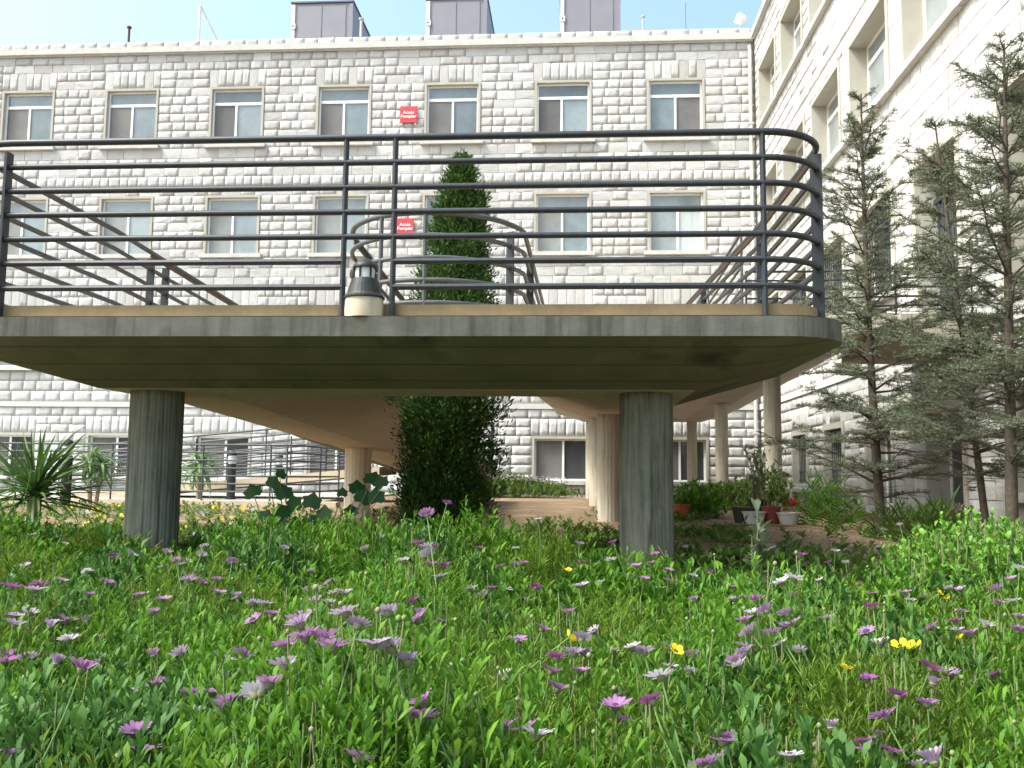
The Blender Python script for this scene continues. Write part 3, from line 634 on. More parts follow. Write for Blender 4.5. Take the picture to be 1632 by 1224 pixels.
# lower path railings
zpth = lambda x, y: G0 + .09
Pp = [(x, 16.1) for x in (-15, -12.6, -10.2, -8.4, -6.7, -5.45)] + [(-5.15, 16.1), (-4.9, 16.35), (-4.85, 17.2), (-4.85, 18.6)]
railing('grey pipe railing along the paved path behind the left column', Pp, zpth, [0, 1, 2, 3, 4, 5, 6, 8, 9], r=.017, m=M_RAILG, bars=[1.0, .86, .72, .58, .44, .30, .16], group='railings of the path')
def zfl(x, y): t = min(1, max(0, (x + 11.1)/7.05)); return G0 + .06 + t*(zt - G0 - .07)
railing('near railing of the low tan ramp rising to the right', [(x, 18.86) for x in (-11, -9.5, -8, -6.5, -5.2, -4.2)], zfl, [0, 1, 2, 3, 4, 5], r=.016, m=M_RAILG, bars=[1.0, .86, .72, .58, .44, .30, .16], flat=(2, 4), group='railings of the path')
railing('far railing of the low tan ramp near the ground windows', [(x, 20.58) for x in (-11, -9.5, -8, -6.5, -5.2, -4.2)], zfl, [0, 1, 2, 3, 4, 5], r=.016, m=M_RAILG, bars=[1.0, .86, .72, .58, .44, .30, .16], flat=(3,), group='railings of the path')
# ------------------------------------------------------------------ lamps
xl = atY(581, 470, 5.2).x
e = empty('deck_lamp', (xl, 5.2, ZD + .004), 'black domed deck lamp on a cream concrete base between two rail posts', 'lamp')
MB().lathe([(.112, 0), (.114, .05), (.110, .115)], 28).build('pedestal', M_PED, e, True)
bevel(MB().lathe([(.120, 0), (.120, .012), (.112, .018), (.104, .03), (.078, .115), (.072, .12)], 28).build('body', M_BLACK, e, loc=(0, 0, .116)), .002)
MB().lathe([(.056, 0), (.056, .062)], 20).build('glass', M_LAMPG, e, True, loc=(0, 0, .2365))
for i in range(6): t = i*math.pi/3 + .25; MB().box(-.005, .005, -.004, .004, 0, .062).build('glass_bar', M_BLACK, e, loc=(.0625*math.cos(t), .0625*math.sin(t), .2366), rot=(0, 0, t))
MB().lathe([(.072, 0), (.073, .008), (.066, .022), (.048, .042), (.024, .056), (.006, .060)], 24).build('cap', M_BLACK, e, True, loc=(0, 0, .299))
def bollard(u, v, Y, h, label):
    p = atY(u, v, Y); e = empty('bollard_lamp', (p.x, Y, G0 + .05 if Y > 16.3 else G0), label, 'lamp', 'bollard lamps by the path')
    MB().lathe([(.105, 0), (.105, .03), (.085, .04), (.085, h - .28)], 18).build('post', M_BLACK, e, True); MB().lathe([(.072, 0), (.072, .17)], 18).build('glass', M_LAMPG, e, True, loc=(0, 0, h - .28))
    for z in (.04, .085, .13): MB().lathe([(.088, 0), (.088, .012)], 18).build('louvre', M_BARE, e, loc=(0, 0, h - .28 + z))
    MB().lathe([(.092, 0), (.095, .02), (.08, .07), (.04, .10), (.01, .11)], 18).build('cap', M_BLACK, e, True, loc=(0, 0, h - .11))
bollard(106, 760, 14.6, 1.12, 'black bollard lamp standing behind the big yucca'); bollard(369, 760, 18.2, 1.0, 'slim black bollard lamp behind the path railing'); bollard(445, 750, 21.6, 1.0, 'far black bollard lamp near the low tan ramp')
# ------------------------------------------------------------------ leaves
def leaves_np(P, D, Nn, Ln, Wd, fold=.25, curl=.15, six=False):
    """P base points, D unit directions, Nn rough normals, Ln lengths, Wd widths -> verts, faces"""
    D = D/np.linalg.norm(D, axis=1, keepdims=True); S = np.cross(D, Nn); S /= np.linalg.norm(S, axis=1, keepdims=True) + 1e-9; U = np.cross(S, D)
    Ln = Ln[:, None]; Wd = Wd[:, None]; n = len(P)
    if not six:
        mid = P + D*Ln*.55; V = np.stack([P, mid + S*Wd*.5 + U*Wd*fold, P + D*Ln + U*Ln*-curl, mid - S*Wd*.5 + U*Wd*fold], 1).reshape(-1, 3)
        b = np.arange(n)[:, None]*4; F_ = np.concatenate([b + np.array([[0, 1, 2]]), b + np.array([[0, 2, 3]])], 1).reshape(-1, 3)
    else:
        m1 = P + D*Ln*.35; m2 = P + D*Ln*.72 - U*Ln*curl*.4
        V = np.stack([P, m1 + S*Wd*.32 + U*Wd*fold*.6, m2 + S*Wd*.5 + U*Wd*fold, P + D*Ln - U*Ln*curl, m2 - S*Wd*.5 + U*Wd*fold, m1 - S*Wd*.32 + U*Wd*fold*.6], 1).reshape(-1, 3)
        b = np.arange(n)[:, None]*6; F_ = np.concatenate([b + np.array([[0, 1, 5]]), b + np.array([[1, 2, 5]]), b + np.array([[2, 4, 5]]), b + np.array([[2, 3, 4]])], 1).reshape(-1, 3)
    return V, F_
def rnd_dir(n): v = RNG.normal(size=(n, 3)); return v/np.linalg.norm(v, axis=1, keepdims=True)
def shoots(P, Hs, nl, ln, wd, lean=.25, spread=1.1, six=True, base=.25):
    """upright leafy shoots at points P with heights Hs, nl leaves each"""
    n = len(P); axis = np.concatenate([RNG.normal(0, lean, (n, 2)), np.ones((n, 1))], 1); axis /= np.linalg.norm(axis, axis=1, keepdims=True)
    t = base + (1 - base)*RNG.random((n, nl)); B = P[:, None, :] + axis[:, None, :]*(Hs[:, None]*t)[:, :, None]
    ang = RNG.random((n, nl))*2*np.pi; tl = spread*(1.15 - .75*t) + RNG.normal(0, .18, (n, nl))
    D = np.stack([np.cos(ang)*np.sin(tl), np.sin(ang)*np.sin(tl), np.cos(tl)], 2) + axis[:, None, :]*.2
    N_ = np.stack([-np.cos(ang)*np.cos(tl), -np.sin(ang)*np.cos(tl), np.sin(tl)], 2) + RNG.normal(0, .25, (n, nl, 3))
    L_ = ln*(.6 + .8*RNG.random((n, nl)))
    return leaves_np(B.reshape(-1, 3), D.reshape(-1, 3), N_.reshape(-1, 3), L_.ravel(), (wd/ln*L_*(.8 + .4*RNG.random((n, nl)))).ravel(), six=six)
def stems_np(A, B, r):
    """thin three-sided stems from A to B"""
    D = B - A; D = D/(np.linalg.norm(D, axis=1, keepdims=True) + 1e-9); ref = np.tile(np.array([[.3, .9, .1]]), (len(A), 1)); S = np.cross(D, ref); S /= np.linalg.norm(S, axis=1, keepdims=True); T = np.cross(D, S)
    V = []
    for Q in (A, B):
        for k in range(3): V.append(Q + S*(r*math.cos(k*2.094)) + T*(r*math.sin(k*2.094)))
    V = np.stack(V, 1).reshape(-1, 3); b = np.arange(len(A))[:, None]*6
    F_ = np.concatenate([b + np.array([q]) for q in ((0, 1, 4), (0, 4, 3), (1, 2, 5), (1, 5, 4), (2, 0, 3), (2, 3, 5))], 1).reshape(-1, 3)
    return V, F_
def join(parts):
    V = []; F_ = []; n = 0
    for v, f in parts: V.append(v); F_.append(f + n); n += len(v)
    return np.concatenate(V), np.concatenate(F_)
# ------------------------------------------------------------------ flower bed
MOUNDS = [(-1.45, 5.0, .6, .22), (-.75, 4.7, .4, .17), (-3.6, 5.2, .6, .30), (-3.1, 4.3, .4, .10), (.25, 4.2, .5, .05), (-.35, 2.2, .4, .07), (.55, 2.0, .4, .05), (1.1, 2.6, .45, .06), (-1.2, 2.3, .5, .05), (1.9, 3.6, .5, .05), (-2.2, 3.4, .6, .03), (.3, 1.3, .3, .05), (-.6, 1.35, .3, .03)]
DIPS = [(1.2, 5.3, .8, .09), (.2, 5.4, .6, .07), (2.4, 5.4, .7, .05), (-.45, 5.6, .3, .12), (-2.2, 6.2, .9, .10), (-3.2, 6.6, .7, .08), (.05, 2.75, .22, .10), (-.55, 1.75, .2, .1), (.8, 1.5, .2, .1)]
GX0, GY0, GD = -7.0, .3, .03
gxx, gyy = np.meshgrid(GX0 + GD*np.arange(460), GY0 + GD*np.arange(300))
BT = np.full(gxx.shape, -.66); BK = np.zeros(gxx.shape, dtype=np.int8)
def swell(x, y):
    z = -.475 - .05*max(0, 2.6 - y) + .03*mnoise.noise((x*1.1, y*1.1, 5))
    for a, b, r, h in MOUNDS: z += h*math.exp(-((x - a)**2 + (y - b)**2)/(r*r))
    for a, b, r, h in DIPS: z -= h*math.exp(-((x - a)**2 + (y - b)**2)/(r*r))
    return z
for _ in range(1200):                        # individual rounded plants, each its own height and kind
    y = .45 + 8*random.random()**1.25; x = random.uniform(-.82, .82)*(y + .8); r_ = random.uniform(.12, .27)*(1 if y < 4 else 1.25)
    top = swell(x, y) + random.gauss(.005, .075); kd = random.choices((0, 1, 2), (5, 1.6, 3))[0]
    d2 = ((gxx - x)**2 + (gyy - y)**2)/(r_*r_); h = top - .24*d2; m_ = (d2 < 1) & (h > BT); BT[m_] = h[m_]; BK[m_] = kd
def bed_ij(x, y): return min(299, max(0, int((y - GY0)/GD + .5))), min(459, max(0, int((x - GX0)/GD + .5)))
def bed_top(x, y): return max(float(BT[bed_ij(x, y)]), ground_z(x, y) + .05)
def bed_far(x):           # far edge of the dense planting
    return float(np.interp(x, [-6, -3.4, -2.6, -1.8, -.9, -.2, .4, 1.2, 2.2, 3.2], [7.6, 7.0, 6.6, 6.2, 5.9, 5.7, 5.4, 5.0, 5.5, 6.0]))
pts = []; hs = []; kinds = []
tries = 0
while len(pts) < 36000 and tries < 190000:
    tries += 1
    y = .62 + 7.6*random.random()**1.6; x = random.uniform(-.72, .72)*(y + .6) - .02*y
    if y > bed_far(x): continue
    if math.hypot(x - .478, y - 6.12) < .24 or math.hypot(x + 2.89, y - 6.12) < .24: continue
    dens = .7 + .7*mnoise.noise((x*2.2, y*2.2, 21)) + (.25 if y < 5 else 0)
    if random.random() > max(.25, dens + .35): continue
    zt_ = bed_top(x, y) + random.gauss(0, .026); zg = ground_z(x, y)
    h = min(zt_ - zg, .42) if random.random() < .72 else (zt_ - zg)*random.uniform(.45, .85)
    h = max(h, .07); pts.append((x, y, max(zg, zt_ - h))); hs.append(h); kinds.append(int(BK[bed_ij(x, y)]))
P = np.array(pts); Hs = np.array(hs); near = P[:, 1] < 3.4
K = np.array(kinds)
M_LEAF2 = mat('blue_green_leaves', (.06, .16, .03), .55, .25, island=[(.035, .10, .018), (.06, .15, .026), (.085, .19, .035), (.05, .13, .03)], translucent=.35)
M_LEAF3 = mat('feathery_leaves', (.15, .27, .03), .6, .2, island=[(.08, .17, .014), (.125, .235, .02), (.17, .27, .03), (.16, .20, .045)], translucent=.4)
for k_, nm, lb, m_, args in ((0, 'flower_bed_foliage', 'dense bright green daisy foliage filling the foreground bed', M_LEAF, ((30, .028, .0068, .24, 1.3, True), (13, .044, .014, .24, 1.25, False))),
                             (1, 'broad_leaf_foliage', 'darker broad-leaved clumps mixed through the foreground bed', M_LEAF2, ((22, .036, .0100, .22, 1.15, True), (12, .048, .0165, .24, 1.15, False))),
                             (2, 'feathery_foliage', 'yellow-green feathery clumps mixed through the foreground bed', M_LEAF3, ((40, .028, .0032, .3, 1.25, False), (20, .046, .006, .3, 1.2, False)))):
    parts = []
    for sel_, a_ in ((near & (K == k_), args[0]), (~near & (K == k_), args[1])):
        if sel_.sum(): parts.append(shoots(P[sel_], Hs[sel_], a_[0], a_[1], a_[2], a_[3], a_[4], a_[5], .3))
    V_, F_ = join(parts); bed = ob(nm, mk_np(nm, V_, F_, 3, m_)); bed['kind'] = 'stuff'; tag(bed, lb, 'foliage')
# straw-coloured dead stems and wilted heads
n = 260; di = RNG.choice(len(P), n, replace=False); A_ = P[di].copy(); A_[:, 2] += Hs[di]*.55; B_ = A_ + np.stack([RNG.normal(0, .06, n), RNG.normal(0, .06, n), RNG.uniform(.05, .17, n)], 1)
M_STRAW = mat('dry_straw', (.36, .29, .17), .8, .15, island=[(.25, .18, .10), (.42, .35, .21), (.33, .30, .15)])
V_, F_ = stems_np(A_, B_, .0020); o_ = ob('dry_stems', mk_np('dry_stems', V_, F_, 3, M_STRAW), kind='stuff'); tag(o_, 'dry straw-coloured stems poking out of the bed', 'stems')
sel = RNG.random(len(P)) < .14
V_, F_ = stems_np(P[sel], P[sel] + np.stack([RNG.normal(0, .02, sel.sum()), RNG.normal(0, .02, sel.sum()), Hs[sel]*.97], 1), .0022)
st = ob('flower_bed_stems', mk_np('flower_bed_stems', V_, F_, 3, M_STEM), kind='stuff'); tag(st, 'thin pale green stems standing among the bed leaves', 'stems')
# round green buds dotted over the bed
bud = MB().lathe([(.001, 0), (.006, .002), (.0085, .008), (.007, .014), (.002, .018)], 6); bv = np.array(bud.v); bf = [f for f in bud.f]
tri = np.array([t for f in bf for t in ([(f[0], f[i], f[i + 1]) for i in range(1, len(f) - 1)])])
bp = []
for i in RNG.choice(len(P), 800, replace=False):
    x, y, z = P[i]; z = z + Hs[i] + random.uniform(.0, .05); bp.append((bv*random.uniform(.4, .75) + np.array([x, y, z]), tri))
V_, F_ = stems_np(np.array([v.mean(0) - np.array([random.gauss(0, .02), random.gauss(0, .02), .16]) for v, t in bp]), np.array([v.mean(0) for v, t in bp]), .0019); bp.append((V_, F_))
V_, F_ = join(bp); b_ = ob('flower_buds', mk_np('flower_buds', V_, F_, 3, M_STEM), kind='stuff'); tag(b_, 'tiny round green flower buds dotted over the bed', 'buds')
# low weeds on the soil behind the bed
pts = []
for cx_, cy_, rx, ry, n in ((-.1, 7.2, .8, 1.0, 330), (.1, 9.0, .6, .8, 60), (1.3, 6.2, .7, .5, 200), (2.0, 7.6, .8, .6, 20), (2.9, 6.6, .9, .4, 50), (-3.2, 8.2, 1.4, .8, 260), (-.25, 10.2, .4, 1.0, 40), (1.35, 9.2, .4, 1.0, 90), (3.2, 9.6, .9, 1.0, 40), (-4.6, 7.6, .9, .9, 260), (4.4, 8.0, .8, 1.6, 220), (1.2, 13, .7, 1.5, 90), (-5, 11.5, 3, 2.5, 220), (-6.5, 13.5, 2.5, 1.5, 150)):
    for _ in range(n): pts.append((random.gauss(cx_, rx*.55), random.gauss(cy_, ry*.55), G0 - .01))
P2 = np.array(pts); P2[:, 2] = [ground_z(x, y) for x, y, _ in P2]
V_, F_ = shoots(P2, .035 + .075*RNG.random(len(P2)), 10, .065, .024, .35, 1.35, False, .1)
wd = ob('low_weeds', mk_np('low_weeds', V_, F_, 3, M_WEED), kind='stuff'); tag(wd, 'sparse low weeds creeping over the brown soil', 'weeds')
# dry leaf litter
n = 900; lx = RNG.uniform(-5, 5, n); ly = RNG.uniform(7, 15, n)
V_, F_ = leaves_np(np.stack([lx, ly, np.full(n, G0 + .012)], 1), np.concatenate([rnd_dir(n)[:, :2], RNG.normal(0, .15, (n, 1))], 1), np.tile([[0, 0, 1.]], (n, 1)) + RNG.normal(0, .3, (n, 3)), RNG.uniform(.02, .06, n), RNG.uniform(.012, .03, n))
lt = ob('leaf_litter', mk_np('leaf_litter', V_, F_, 3, mat('dry_leaf', (.25, .16, .08), .9, .1, island=[(.16, .09, .045), (.34, .23, .12), (.42, .34, .22)])), kind='stuff'); tag(lt, 'scattered dry leaves on the brown soil', 'leaf litter')
# ------------------------------------------------------------------ daisies
def bloom_mesh(m, tilt, npet, seed, L=.0265, wf=.155):
    r = random.Random(seed); v = []; f = []
    for i in range(npet):
        a = 2*math.pi*(i + r.uniform(-.18, .18))/npet; tl = tilt + r.uniform(-.14, .14); l = L*r.uniform(.9, 1.08); w = L*wf
        d = Vector((math.cos(a), math.sin(a), 0)); s = Vector((-math.sin(a), math.cos(a), 0)); k = len(v)
        for t, ww in ((.0, .55), (.4, 1.0), (.8, .95), (1.0, .35)):
            rad = .006 + l*t*math.cos(tl*(1 - .25*t)); hh = l*t*math.sin(tl*(1 - .25*t)); c = d*rad + Vector((0, 0, hh))
            v += [tuple(c + s*w*ww + Vector((0, 0, .0012))), tuple(c - s*w*ww)]
        f += [(k, k + 1, k + 3, k + 2), (k + 2, k + 3, k + 5, k + 4), (k + 4, k + 5, k + 7, k + 6)]
    # green cup under the petals
    return mk('bloom', v, f, m)
PET = {'p': (M_PURP, 'purple'), 'g': (M_MAG, 'magenta'), 'm': (M_MAUVE, 'pale mauve'), 'w': (M_WPET, 'white')}
BL = {(c, o, k): bloom_mesh(PET[c][0], t + .08*k, 14 + 2*k, hash((c, o, k)) % 999 if False else (ord(c)*7 + len(o)*3 + k)) for c in PET for o, t in (('open', .42), ('half', .72), ('closed', 1.28)) for k in range(3)}
DISC = MB().lathe([(.0065, 0), (.008, .003), (.005, .0065), (.001, .007)], 10).mesh('eye', M_DISC, True)
CUP = MB().lathe([(.002, -.008), (.006, -.005), (.0085, .001), (.0075, .003)], 8).mesh('cup', M_STEM, True)
M_STEMG = mat('daisy_stem', (.11, .19, .05), .6, .25)
STEMS = []
for k in range(4):
    b = random.uniform(-.05, .05); c = random.uniform(-.04, .04); STEMS.append(MB().tube([(b*(t*t - 0), c*t*t, -t*.26) for t in (0, .25, .5, .75, 1)], .0016, 5).mesh('stem', M_STEMG, True))
def hit_bed(u, v, lift):
    d = ray(u, v); t = .8
    while t < 9:
        p = d*(t/d.y)
        if p.z < bed_top(p.x, p.y) + lift: return p
        t += .02
    return None
L4 = "40,1165,p 640,1060,p 680,1145,p 915,885,p 1010,865,p 1115,900,p 935,960,w 1050,955,mc 1290,825,p 1250,865,wc 600,875,p 745,825,p 1105,785,p 1165,690,p 390,755,p 735,690,pc 265,730,mc 390,610,p 330,615,w 130,705,m 30,690,g 25,715,g 145,485,w 315,525,m 240,550,mc 410,530,mc 425,400,ph 510,340,ph 295,335,mh 55,360,g 190,355,g 430,285,m 665,400,p 780,420,p 735,480,p 1040,385,p 960,340,ph 905,325,p 1035,325,p 1130,400,m 1210,520,p 1425,510,p 1500,375,m 1600,390,w 1210,440,m 1270,440,m 1110,240,p 960,210,mh 800,195,m 980,165,m 625,200,m 540,215,g 1365,640,p 1460,605,p 1550,610,p 1590,650,p 1360,740,mh 155,110,m 1505,430,m 880,250,m 45,-160,m 150,-190,mh"
L5 = "80,1180,p 375,990,p 780,1035,p 880,1040,p 1340,880,p 1310,935,p 1325,1005,p 1030,850,p 1030,700,g 1140,765,p 840,615,p 960,560,p 1150,610,m 1300,665,m 1390,650,w 1450,675,m 1570,650,m 470,310,m 620,370,m 680,400,m 225,485,m 375,500,mc 80,545,m 20,485,m 15,390,m 240,655,m 150,635,m 490,260,g 715,365,g 755,260,g 870,245,g 790,370,w 930,360,g 880,420,p 345,430,g 1145,355,m 1240,340,w 1290,230,w 1375,300,g 1445,320,p 1565,330,p 1590,245,g 1480,250,p 1410,260,p 1300,150,g 1525,145,w 1495,205,g 1115,110,g 1050,95,g 940,35,w 835,175,w 415,205,w 300,235,w 190,125,m 365,150,g 655,175,g 785,800,wc 505,-40,g 410,15,p"
L6 = "190,1100,p 515,1170,w 870,1100,g 875,1130,p 930,1060,p 985,1145,g 710,1035,mc 1205,1200,mc 1030,885,g 880,800,g 1195,825,mc 1185,750,g 1250,765,w 1290,785,p 1490,785,g 1190,555,g 1305,525,g 1375,590,p 1605,570,p 1450,545,w 880,575,p 945,635,w 255,705,p 200,725,w 270,740,w 45,690,p 30,765,w 430,580,p 470,630,w 555,665,w 295,520,p 400,475,p 350,425,p 500,490,m 530,400,p 685,510,m 525,535,p 1060,385,p 990,405,w 910,390,p 1275,365,w 1505,370,p 1580,430,w 1510,435,p 1610,500,p 1335,480,m 1090,425,w 1040,250,g 780,245,w 730,190,w 800,190,p 930,170,w 560,210,g 590,245,g 650,330,w 470,340,w 240,360,p 65,195,p 55,310,w 130,290,g 1570,325,p 1610,275,w 1040,65,w 965,90,w 910,455,g 320,575,m 300,645,m 125,1210,p"
spots = []
for L_, off in ((L4, 0), (L5, 544), (L6, 1088)):
    for tk in L_.split():
        a, b, c = tk.split(','); spots.append((float(a)/3 + off, float(b)/3 + 816, c[0], {'c': 'closed', 'h': 'half'}.get(c[1:], None)))
while len(spots) < 262:
    v = 872 + 260*random.random()**1.9; u = random.uniform(5, 1627)
    if random.random() < .6: q_ = random.choice(spots[:180]); u, v = q_[0] + random.gauss(0, 26), max(868, q_[1] + random.gauss(0, 14))
    c = random.choices('pgmw', (3, 1.2, 5, 2))[0] if u > 620 else random.choices('pmw', (2, 6, 1.2))[0]
    spots.append((u, v, c, random.choice((None, None, 'half'))))
ndz = 0
for u, v, c, st_ in spots:
    lift = random.uniform(.012, .05) if v > 840 else .16
    p = hit_bed(u, v, lift)
    if p is None:
        p = atZ(u, v, -.25) if v > 800 else atY(u, v, 5.5)
        p = ray(u, v)*(min(p.y, 6.0)/ray(u, v).y)
    state = st_ or random.choices(('open', 'half'), (7, 3))[0]
    zone = ['at the left edge', 'below the left column', 'below the deck lamp', 'below the cypress', 'left of the right column', 'below the right column', 'below the pots', 'below the first cedar', 'at the right edge'][sum(u > q for q in (110, 330, 570, 790, 960, 1120, 1300, 1480))]
    dist = ['in the foreground', 'a little way in', 'halfway up the bed', 'near the far edge'][sum(v < q for q in (1120, 1020, 940))]
    sn = {'open': 'open', 'half': 'half-open', 'closed': 'closed'}[state]
    lab = f'{sn} {PET[c][1]} daisy {dist}, {zone}'
    e = empty('daisy', p, lab, 'daisy', f'{sn} {PET[c][1]} daisies {dist}, {zone}')
    e.rotation_euler = (random.gauss(-.24, .18), random.gauss(-.10, .22), 0); s = random.uniform(.66, 1.0)
    ob('bloom', BL[(c, state, random.randrange(3))], e, None, (0, 0, random.uniform(0, 6.28)), (s, s, s)); ob('cup', CUP, e)
    if state != 'closed': ob('eye', DISC, e)
    ob('stem', random.choice(STEMS), e)
# yellow wood-sorrel blossoms in the bed
YB = bloom_mesh(M_YEL, .85, 5, 4, .017, .48)
for tk, off in (('1085,280 1135,245 1090,600 1600,665', 544), ('1040,640 1110,645 785,750 1225,385 1270,410 1320,605 1125,110 1165,150', 1088)):
    for q in tk.split():
        a, b = map(float, q.split(',')); u, v = a/3 + off, b/3 + 816; p = hit_bed(u, v, .05) or atY(u, v, 5.0)
        e = empty('yellow_blossom', p, 'small yellow blossom on a pale stem among the purple daisies', 'blossom', 'yellow blossoms in the daisy bed'); e.rotation_euler = (random.gauss(.3, .3), random.gauss(0, .3), random.uniform(0, 6))
        ob('bloom', YB, e, scale=(.85,)*3); ob('stem', random.choice(STEMS), e)
# pansies on the soil by the kerb
PAN = {}
def pansy_mesh(m):
    v = []; f = []
    for i in range(5):
        a = 2*math.pi*i/5 + .3; d = Vector((math.cos(a), 0, math.sin(a))); s = Vector((-math.sin(a), 0, math.cos(a))); k = len(v)
        for t, w in ((.1, .25), (.45, .9), (.8, .85), (1, .35)): c = d*(.028*t); v += [tuple(c + s*.018*w + Vector((0, -.004*t, 0))), tuple(c - s*.018*w + Vector((0, -.002 - .004*t, 0)))]
        f += [(k, k + 1, k + 3, k + 2), (k + 2, k + 3, k + 5, k + 4), (k + 4, k + 5, k + 7, k + 6)]
    return mk('bloom', v, f, m)
PM = {'yellow': pansy_mesh(M_YEL), 'white': pansy_mesh(M_WPET), 'orange': pansy_mesh(mat('orange_petals', (.7, .25, .02), .6, .2, translucent=.2)), 'pink': pansy_mesh(mat('pink_petals', (.55, .12, .25), .6, .2, translucent=.2))}
tuft = MB()
for i in range(12):
    a = i*2.4; d = Vector((math.cos(a), math.sin(a), .6)).normalized(); s = Vector((-math.sin(a), math.cos(a), 0)); b = d*.01; k = len(tuft.v)
    tuft.v += [tuple(b), tuple(d*.05 + s*.016), tuple(d*.09), tuple(d*.05 - s*.016)]; tuft.f.append((k, k + 1, k + 2, k + 3))
TUFT = tuft.mesh('leaves', M_WEED)
for u, v, c in ((112, 806, 'yellow'), (136, 815, 'white'), (152, 809, 'yellow'), (163, 822, 'yellow'), (191, 820, 'yellow'), (184, 805, 'yellow'), (140, 832, 'yellow'), (172, 848, 'white'), (345, 809, 'yellow'), (388, 809, 'yellow'), (404, 812, 'white'), (325, 817, 'white'), (366, 826, 'yellow'), (368, 831, 'white'), (297, 841, 'yellow'), (408, 841, 'yellow'), (462, 822, 'yellow'), (428, 815, 'orange'), (432, 825, 'orange'), (518, 818, 'pink'), (321, 848, 'white'), (455, 832, 'orange'), (345, 845, 'white')):
    p = atZ(u, v, G0 + .10); sc = p.y/10.5
    if p.y > 15.5: p = atY(u, v, 15.4); sc = 1.45
    e = empty('pansy', (p.x, p.y, G0), f'small {c} pansy planted in the brown soil near the kerb', 'pansy', f'{c} pansies in the soil bed')
    sc *= .72
    for i in range(3): ob('bloom', PM[c], e, (random.gauss(0, .03), random.gauss(0, .03), .09 + random.uniform(-.02, .02)), (random.uniform(-.5, .1), 0, random.uniform(-.5, .5)), (sc,)*3)
    ob('leaves', TUFT, e, scale=(sc,)*3)
# ------------------------------------------------------------------ trees
def smooth_path(a, b, bend, n=7):
    a, b = Vector(a), Vector(b); return [a.lerp(b, i/(n - 1)) + Vector(bend)*math.sin(math.pi*i/(n - 1)) for i in range(n)]
# cypress
def cypress(base, top, label):
    e = empty('cypress_tree', base, label, 'tree'); H = (Vector(top) - Vector(base)); h = H.z
    MB().tube([Vector((0, 0, -.05)), H*.5, H*.97], [.07, .045, .008], 8).build('trunk', M_BARK, e, True)
    prof = lambda t: float(np.interp(t, [0, .05, .2, .36, .5, .62, .75, .83, .91, .97, 1], [.30, .40, .41, .46, .44, .36, .265, .21, .145, .07, .02]))
    P_ = []; D_ = []; S_ = []
    nc = 1250
    for i in range(nc):
        t = random.random()**.95; a = random.uniform(0, 6.283); lob = 1 + (.10 + .14*t)*math.sin(3*a + 9*t) + (.07 + .12*t)*math.sin(5*a - 14*t) + random.gauss(0, .07)
        R_ = prof(t)*lob; q = random.random()**.6; c = Vector((math.cos(a)*R_*q, math.sin(a)*R_*q, t*h)) + H*t*1.0*Vector((1, 1, 0)) if False else Vector((math.cos(a)*R_*q + H.x*t, math.sin(a)*R_*q + H.y*t, t*h))
        d = Vector((math.cos(a)*.75, math.sin(a)*.75, .8)).normalized(); m_ = 88; spd = .055*(.5 + prof(t))
        for k in range(m_):
            P_.append((c.x + random.gauss(0, spd), c.y + random.gauss(0, spd), c.z + random.gauss(0, spd*1.3))); dd = d + Vector((random.gauss(0, .45), random.gauss(0, .45), random.gauss(0, .35))); D_.append(tuple(dd)); S_.append(random.uniform(.026, .06))
    P_ = np.array(P_); D_ = np.array(D_); S_ = np.array(S_); V_, F_ = leaves_np(P_, D_, rnd_dir(len(P_)), S_, S_*.3, .1, .1)
    ob('crown', mk_np('crown', V_, F_, 3, M_CYP), e)
cb = (atY(704, 760, 8.2).x, 8.2, G0); ct = atY(737, 258, 8.2)
cypress(cb, ct, 'dark green cypress growing up through the opening between the ramps')
